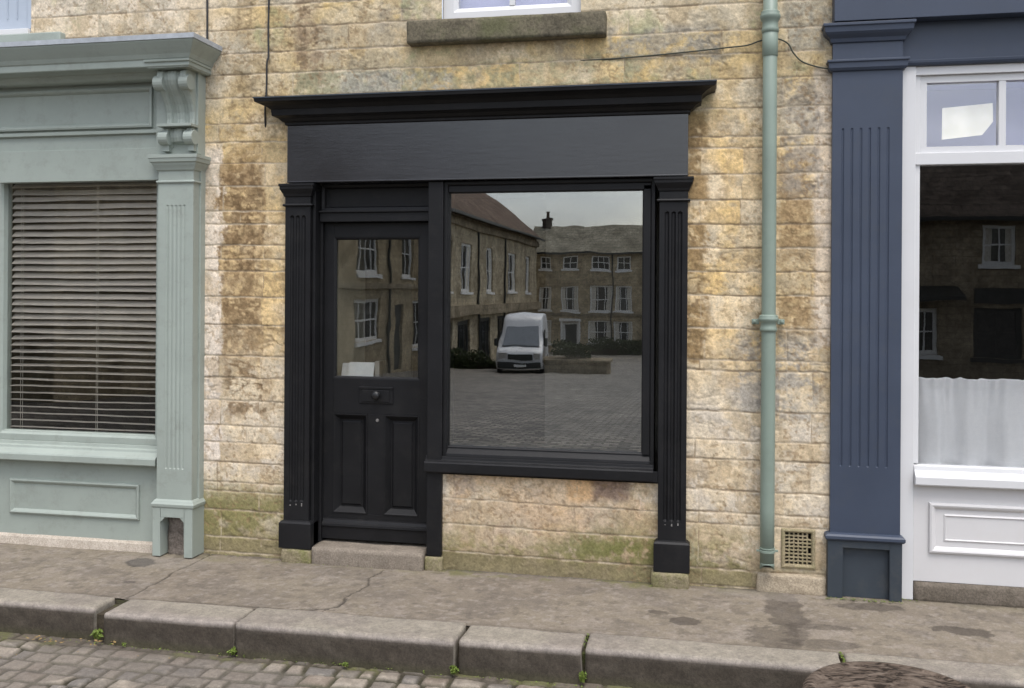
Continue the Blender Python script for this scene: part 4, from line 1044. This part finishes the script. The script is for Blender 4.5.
def far_window(root, x0, x1, z0, z1, cols=2, rows=2, frame='farwhite', fw=.09, y=.10, sill=True, curtain=False, arch=False):
    b = MB().rectframe(x0, x1, z0, z1, [(0, y), (fw, y), (fw, y+.08), (0, y+.08)])
    for i in range(1, cols):
        c = x0+(x1-x0)*i/cols; b.box(c-.022, c+.022, y+.01, y+.07, z0+fw, z1-fw)
    for j in range(1, rows):
        c = z0+(z1-z0)*j/rows; b.box(x0+fw, x1-fw, y+.015, y+.065, c-.025, c+.025)
    if sill: b.box(x0-.12, x1+.12, -.09, y, z0-.14, z0-.005)
    f = b.build('window', M[frame], root)
    MB().box(x0+.02, x1-.02, y+.045, y+.055, z0+.02, z1-.02).build('pane', M['farglass'], f)
    if curtain:
        for a_, b_ in ((x0+fw, x0+fw+(x1-x0)*.2), (x1-fw-(x1-x0)*.2, x1-fw)): MB().box(a_, b_, y+.036, y+.043, z0+fw, z1-fw).build('curtain', M['farcream'], f)
    return f
def roof(root, w_, h_, dep, rise, mat, over=.35, hip=0):
    t = .12
    a = [(-.25,-over,h_-.05),(w_+.25,-over,h_-.05),(w_+.25,dep+over,h_-.05),(-.25,dep+over,h_-.05),(-.25,dep/2,h_+rise),(w_+.25,dep/2,h_+rise)]
    MB().add(a, [(0,1,5,4),(2,3,4,5),(0,4,3),(1,2,5),(0,3,2,1)]).build('roof', mat, root)
    MB().box(-.2, w_+.2, -over-.10, -over+.02, h_-.16, h_-.02).build('gutter', M['fardark'], root)
def chimney(root, x, y, z, w_=.9, h_=1.4, pots=2, mat='mas_grey'):
    b = MB().box(x-w_/2, x+w_/2, y-.35, y+.35, z-1.5, z+h_).box(x-w_/2-.07, x+w_/2+.07, y-.42, y+.42, z+h_, z+h_+.14)
    c = b.build('chimney', M[mat], root)
    for i in range(pots):
        MB().lathe(x+(i-(pots-1)/2)*.4, y, [(.13, z+h_+.14), (.12, z+h_+.6), (.15, z+h_+.62), (.15, z+h_+.7)], 12).build('chimney_pot', M['tile_red'], c)

# facing range across the square
B1 = thing('far_stone_house', 'long tan stone house with grey roof across the square, reflected behind the van', 'house', (5, -68, -2.95), None, math.pi, True)
H = []
cols = [17.3, 15.3, 12.9, 11.1, 8.6, 6.0, 3.4]      # local x = 5 - world x
for k, x in enumerate(cols):
    ww = (1.0, 1.3, 1.7, 1.3, 1.4, 1.4, 1.4)[k]
    H.append((x-ww/2, x+ww/2, 3.35, 5.25, 'm'))
    H.append((x-ww*.42, x+ww*.42, 6.55, 7.6, 't'))
    H.append((x-ww*.55, x+ww*.55, .75, 2.55, 'g') if k != 1 else (x-.6, x+.6, .0, 2.35, 'd'))
facade(B1, 18.6, 7.95, H, M['mas_tan'])
for q in H:
    if q[4] == 'd':
        dd = MB().box(q[0], q[1], .12, .18, 0, 2.35).box(q[0]-.15, q[0], -.06, .02, 0, 2.45).box(q[1], q[1]+.15, -.06, .02, 0, 2.45).box(q[0]-.25, q[1]+.25, -.14, .02, 2.45, 2.7).build('door', M['farwhite'], B1)
        MB().box(q[0]+.15, q[1]-.15, .10, .12, .1, 2.2).build('door_leaf', M['fardark'], dd)
    else: far_window(B1, *q[:4], cols=3 if q[1]-q[0] > 1.25 else 2, rows=2, curtain=q[4] != 't')
MB().box(-.05, 18.65, -.10, .02, 2.95, 3.13).build('string_course', M['mas_grey'], B1)
roof(B1, 18.6, 7.95, 8, 2.35, M['tile_grey'])
chimney(B1, 17.75, 4, 10.2, .6, .5, 1, 'tile_dark')
for x in (12.0, 7.5): MB().lathe(x, -.08, [(.05, 0), (.05, 7.85)], 8).build('rain_pipe', M['fardark'], B1)
# left range, far half (seen in the large window)
B2 = thing('red_roofed_house', 'buff stone house with red brown tiled roof along the left side of the square', 'house', (-12.4, -64.5, -2.9), None, math.pi/2, True)
H = []
def L2(v_): return 64.5-v_
for c_, ww in ((39.0, 1.6), (43.0, 2.3), (48.8, 1.7), (55.0, 2.6), (61, 1.6)):
    H.append((L2(c_)-ww/2, L2(c_)+ww/2, 4.75, 7.25, 'w'))
for c_, ww in ((38.8, 2.6), (42.6, 2.8), (47.5, 3.0), (52.5, 3.0), (57.5, 3)):
    H.append((L2(c_)-ww/2, L2(c_)+ww/2, 1.0 if c_ < 45 else .6, 3.2, 's'))
facade(B2, 28, 8.75, H, M['mas_buff'])
for q in H:
    if q[4] == 'w': far_window(B2, *q[:4], cols=3, rows=2, fw=.13, curtain=True)
    else: far_window(B2, *q[:4], cols=3, rows=1, frame='fardark', fw=.2)
MB().box(-.05, 28.05, -.35, .02, 3.45, 4.0).build('shop_fascia', M['mas_grey'], B2)
MB().box(-.05, 28.05, -.16, .02, 8.1, 8.5).build('eaves_band', M['mas_grey'], B2)
roof(B2, 28, 8.75, 9, 4.0, M['tile_red'], .55)
chimney(B2, 27, 4.5, 12.4, 1.2, 1.2, 3)
for x in (18.9, 12.0): MB().lathe(x, -.08, [(.06, 0), (.06, 8.4)], 8).build('rain_pipe', M['fardark'], B2)
# left range, near half (seen in the door glass)
B3 = thing('near_stone_house', 'stone house with white sash windows reflected in the black door glass', 'house', (-12.4, -36.3, -1.55), None, math.pi/2, True)
H = []
def L3(v_): return 36.3-v_
for c_, ww in ((17.5, 1.9), (22.5, 1.9), (27.7, 2.3), (32.6, 1.7)):
    H.append((L3(c_)-ww/2, L3(c_)+ww/2, 4.0, 6.0, 'u'))
for c_, ww in ((17.5, 2.6), (22.5, 2.2), (27.7, 2.7)): H.append((L3(c_)-ww/2, L3(c_)+ww/2, 1.5, 3.1, 'g'))
H.append((L3(34.2)-.8, L3(34.2)+.8, .9, 3.0, 'g')); H.append((L3(31.4)-.5, L3(31.4)+.5, .1, 2.8, 'd'))
facade(B3, 26, 7.4, H, M['mas_tan'])
for q in H:
    if q[4] == 'd': MB().box(q[0], q[1], .12, .18, .1, 2.8).build('door', M['fardark'], B3)
    else: far_window(B3, *q[:4], cols=4 if q[1]-q[0] > 2.1 else 2, rows=2, fw=.13)
MB().box(-.05, 26.05, -.14, .02, 3.45, 3.65).build('string_course', M['mas_grey'], B3)
roof(B3, 26, 7.4, 9, 3.6, M['tile_red'], .45)
chimney(B3, 13, 4.5, 10.6, 1.2, 1.0, 3)
MB().lathe(L3(30), -.08, [(.06, 0), (.06, 7.2)], 8).build('rain_pipe', M['fardark'], B3)
# right building (seen in the blue shop window)
B4 = thing('dark_roofed_house', 'brown stone house with dark slate roof reflected in the blue shop window', 'house', (17, -29, -1.25), None, math.pi, True)
H = [(17-10.42, 17-9.35, 4.12, 5.45, 'u'), (17-13.6, 17-12.5, 4.12, 5.45, 'u'), (17-7.95, 17-7.1, .95, 2.6, 's'), (17-10.6, 17-9.1, .9, 2.6, 'k'), (17-12.2, 17-11.3, 0, 2.4, 'k'), (17-14.5, 17-13, .9, 2.6, 's')]
facade(B4, 12.2, 5.75, H, M['mas_grey'])
for q in H:
    far_window(B4, *q[:4], cols=2, rows=2, frame='fardark' if q[4] == 'k' else 'farwhite', fw=.10 if q[4] == 'u' else .14, curtain=q[4] == 'u')
MB().loft([[(x, 0, 3.35), (x, -1.0, 3.0), (x, -1.0, 2.85), (x, 0, 3.1)] for x in (17-8.6, 17-6.6)]).build('awning', M['fardark'], B4)
MB().box(5.9, 7.9, -.06, .02, 2.75, 3.3).build('shop_fascia', M['fardark'], B4)
roof(B4, 12.2, 5.75, 8, 2.75, M['tile_dark'], .4)
chimney(B4, .8, 4, 8.4, 1.1, .9, 3)

# van
VN = thing('delivery_van', 'white high roofed van parked on the square, reflected in the large window', 'van', (-8.0, -36.5, -1.80), None, math.radians(174), True)
b = MB()   # local: front faces -y, x half width .98
prof = [(-2.50,.30),(-2.58,.45),(-2.62,.70),(-2.58,.92),(-2.46,1.08),(-2.25,1.16),(-1.98,1.24),(-1.62,1.66),(-1.32,2.02),(-1.14,2.32),(-.92,2.50),(-.55,2.60),(.6,2.64),(2.3,2.60),(2.55,2.50),(2.65,2.2),(2.66,.45),(2.6,.30)]
def sec(x, k):
    o_ = []
    for y, z in prof:
        fy = y+(k*.16 if y < -1 else -k*.04); zz = z-(k*.14 if z > 1.9 else 0)
        o_.append((x*(1-.12*max(0, (z-1.1)/1.5)), fy, zz))
    return o_
b.loft([sec(-.985, 1), sec(-.97, .65), sec(-.92, .32), sec(-.80, .10), sec(-.45, 0), sec(.45, 0), sec(.80, .10), sec(.92, .32), sec(.97, .65), sec(.985, 1)])
vbody = b.build('body', plain('white_van_paint', (.52, .53, .54), .3, .5, 0, .03), VN, 0, True)
MB().add([(-.78,-1.92,1.27),(.78,-1.92,1.27),(.70,-1.26,2.06),(-.70,-1.26,2.06),(-.78,-2.02,1.29),(.78,-2.02,1.29),(.70,-1.36,2.09),(-.70,-1.36,2.09)], [(0,3,2,1),(4,5,6,7),(0,1,5,4),(1,2,6,5),(2,3,7,6),(3,0,4,7)]).build('windscreen', plain('van_windscreen', (.16, .175, .19), .12, .8), vbody)  # grey base colour stands for sky reflected in the windscreen
for sx in (-1, 1):
    MB().box(sx*.975-.012, sx*.975+.012, -1.5, -.55, 1.25, 1.92).build('side_window', M['farglass'], vbody)
    MB().box(sx*.70-.17, sx*.70+.17, -2.60, -2.40, .74, 1.02).build('headlight', M['steel'], vbody, .02)
    MB().box(sx*1.10-.07, sx*1.10+.07, -1.78, -1.66, 1.25, 1.6).box(sx*1.0-.05, sx*1.0+.05, -1.74, -1.70, 1.3, 1.36).build('wing_mirror', M['fardark'], vbody, .02)
    for yy in (-1.75, 1.7):
        rr = [[(sx*xx, yy+.34*math.cos(t), .34+.34*math.sin(t)) for t in [2*math.pi*k/20 for k in range(20)]] for xx in (.80, 1.0)]
        wo = MB().loft(rr).build('wheel', M['cable'], VN)
        MB().loft([[(sx*xx, yy+.2*math.cos(t), .34+.2*math.sin(t)) for t in [2*math.pi*k/16 for k in range(16)]] for xx in (.99, 1.012)]).build('rim', M['steel'], wo)
MB().box(-.9, .9, -2.68, -2.5, .36, .62).build('bumper', M['fardark'], vbody, .03)
MB().box(-.5, .5, -2.645, -2.60, .72, .95).build('grille', M['fardark'], vbody, .01)
MB().box(-.26, .26, -2.695, -2.675, .44, .55).build('number_plate', M['farwhite'], vbody)

M['leafdark'] = plain('shrub_leaf', (.045, .060, .022), .7, .2, 0, .4, 5)
M['bark'] = plain('bark', (.07, .055, .04), .9, .1)
def leaves(name, parent, cx, cy, cz, rx, ry, rz_, n_, s_, seed, mat='leafdark'):
    rg = random.Random(seed); b = MB(); cl = [(rg.uniform(-.7, .7), rg.uniform(-.7, .7), rg.uniform(-.6, .8), rg.uniform(.3, .55)) for _ in range(14)]
    for i in range(n_):
        c = cl[i % 14]
        while True:
            d = Vector((rg.uniform(-1, 1), rg.uniform(-1, 1), rg.uniform(-1, 1)))
            if d.length < 1: break
        p = Vector((cx+(c[0]+d.x*c[3])*rx, cy+(c[1]+d.y*c[3])*ry, cz+(c[2]+d.z*c[3])*rz_))
        u = Vector((rg.gauss(0, 1), rg.gauss(0, 1), rg.gauss(0, 1))).normalized()*s_; v_ = u.cross(Vector((rg.gauss(0, 1), rg.gauss(0, 1), rg.gauss(0, 1)))).normalized()*s_*.6
        b.add([p-u, p-v_, p+u, p+v_], [(0, 1, 2, 3)])
    return b.build(name, M[mat], parent)
PL = thing('stone_planter', 'low stone bed of dark shrubs beside the reflected white van', 'planter', (-5.6, -36, -1.78), None, 0, True)
MB().box(-1.5, 1.5, -.8, .8, -.2, .55).box(-1.58, 1.58, -.88, .88, .55, .66).build('planter_wall', M['mas_grey'], PL)
leaves('shrubs', PL, -.3, 0, .95, 1.1, .6, .42, 1300, .07, 3)
MB().tube([(-.3, 0, .4), (-.25, .02, 1.0)], .03, 6).build('stem', M['bark'], PL)
HG = thing('front_hedge', 'clipped dark hedge in front of the house across the square', 'hedge', (-6.2, -65.5, -2.86), None, 0, True)
leaves('hedge_leaves', HG, 0, 0, .55, 2.6, .5, .55, 2600, .10, 5)
MB().box(-2.2, 2.2, -.06, .06, 0, .4).build('hedge_stems', M['bark'], HG)
DH = thing('dark_hedge', 'low dark hedge left of the reflected white van', 'hedge', (-10.9, -38.5, -1.92), None, 0, True)
leaves('hedge_leaves', DH, 0, 0, .45, 1.5, .6, .5, 1600, .08, 8)
MB().box(-1.2, 1.2, -.05, .05, 0, .35).build('hedge_stems', M['bark'], DH)
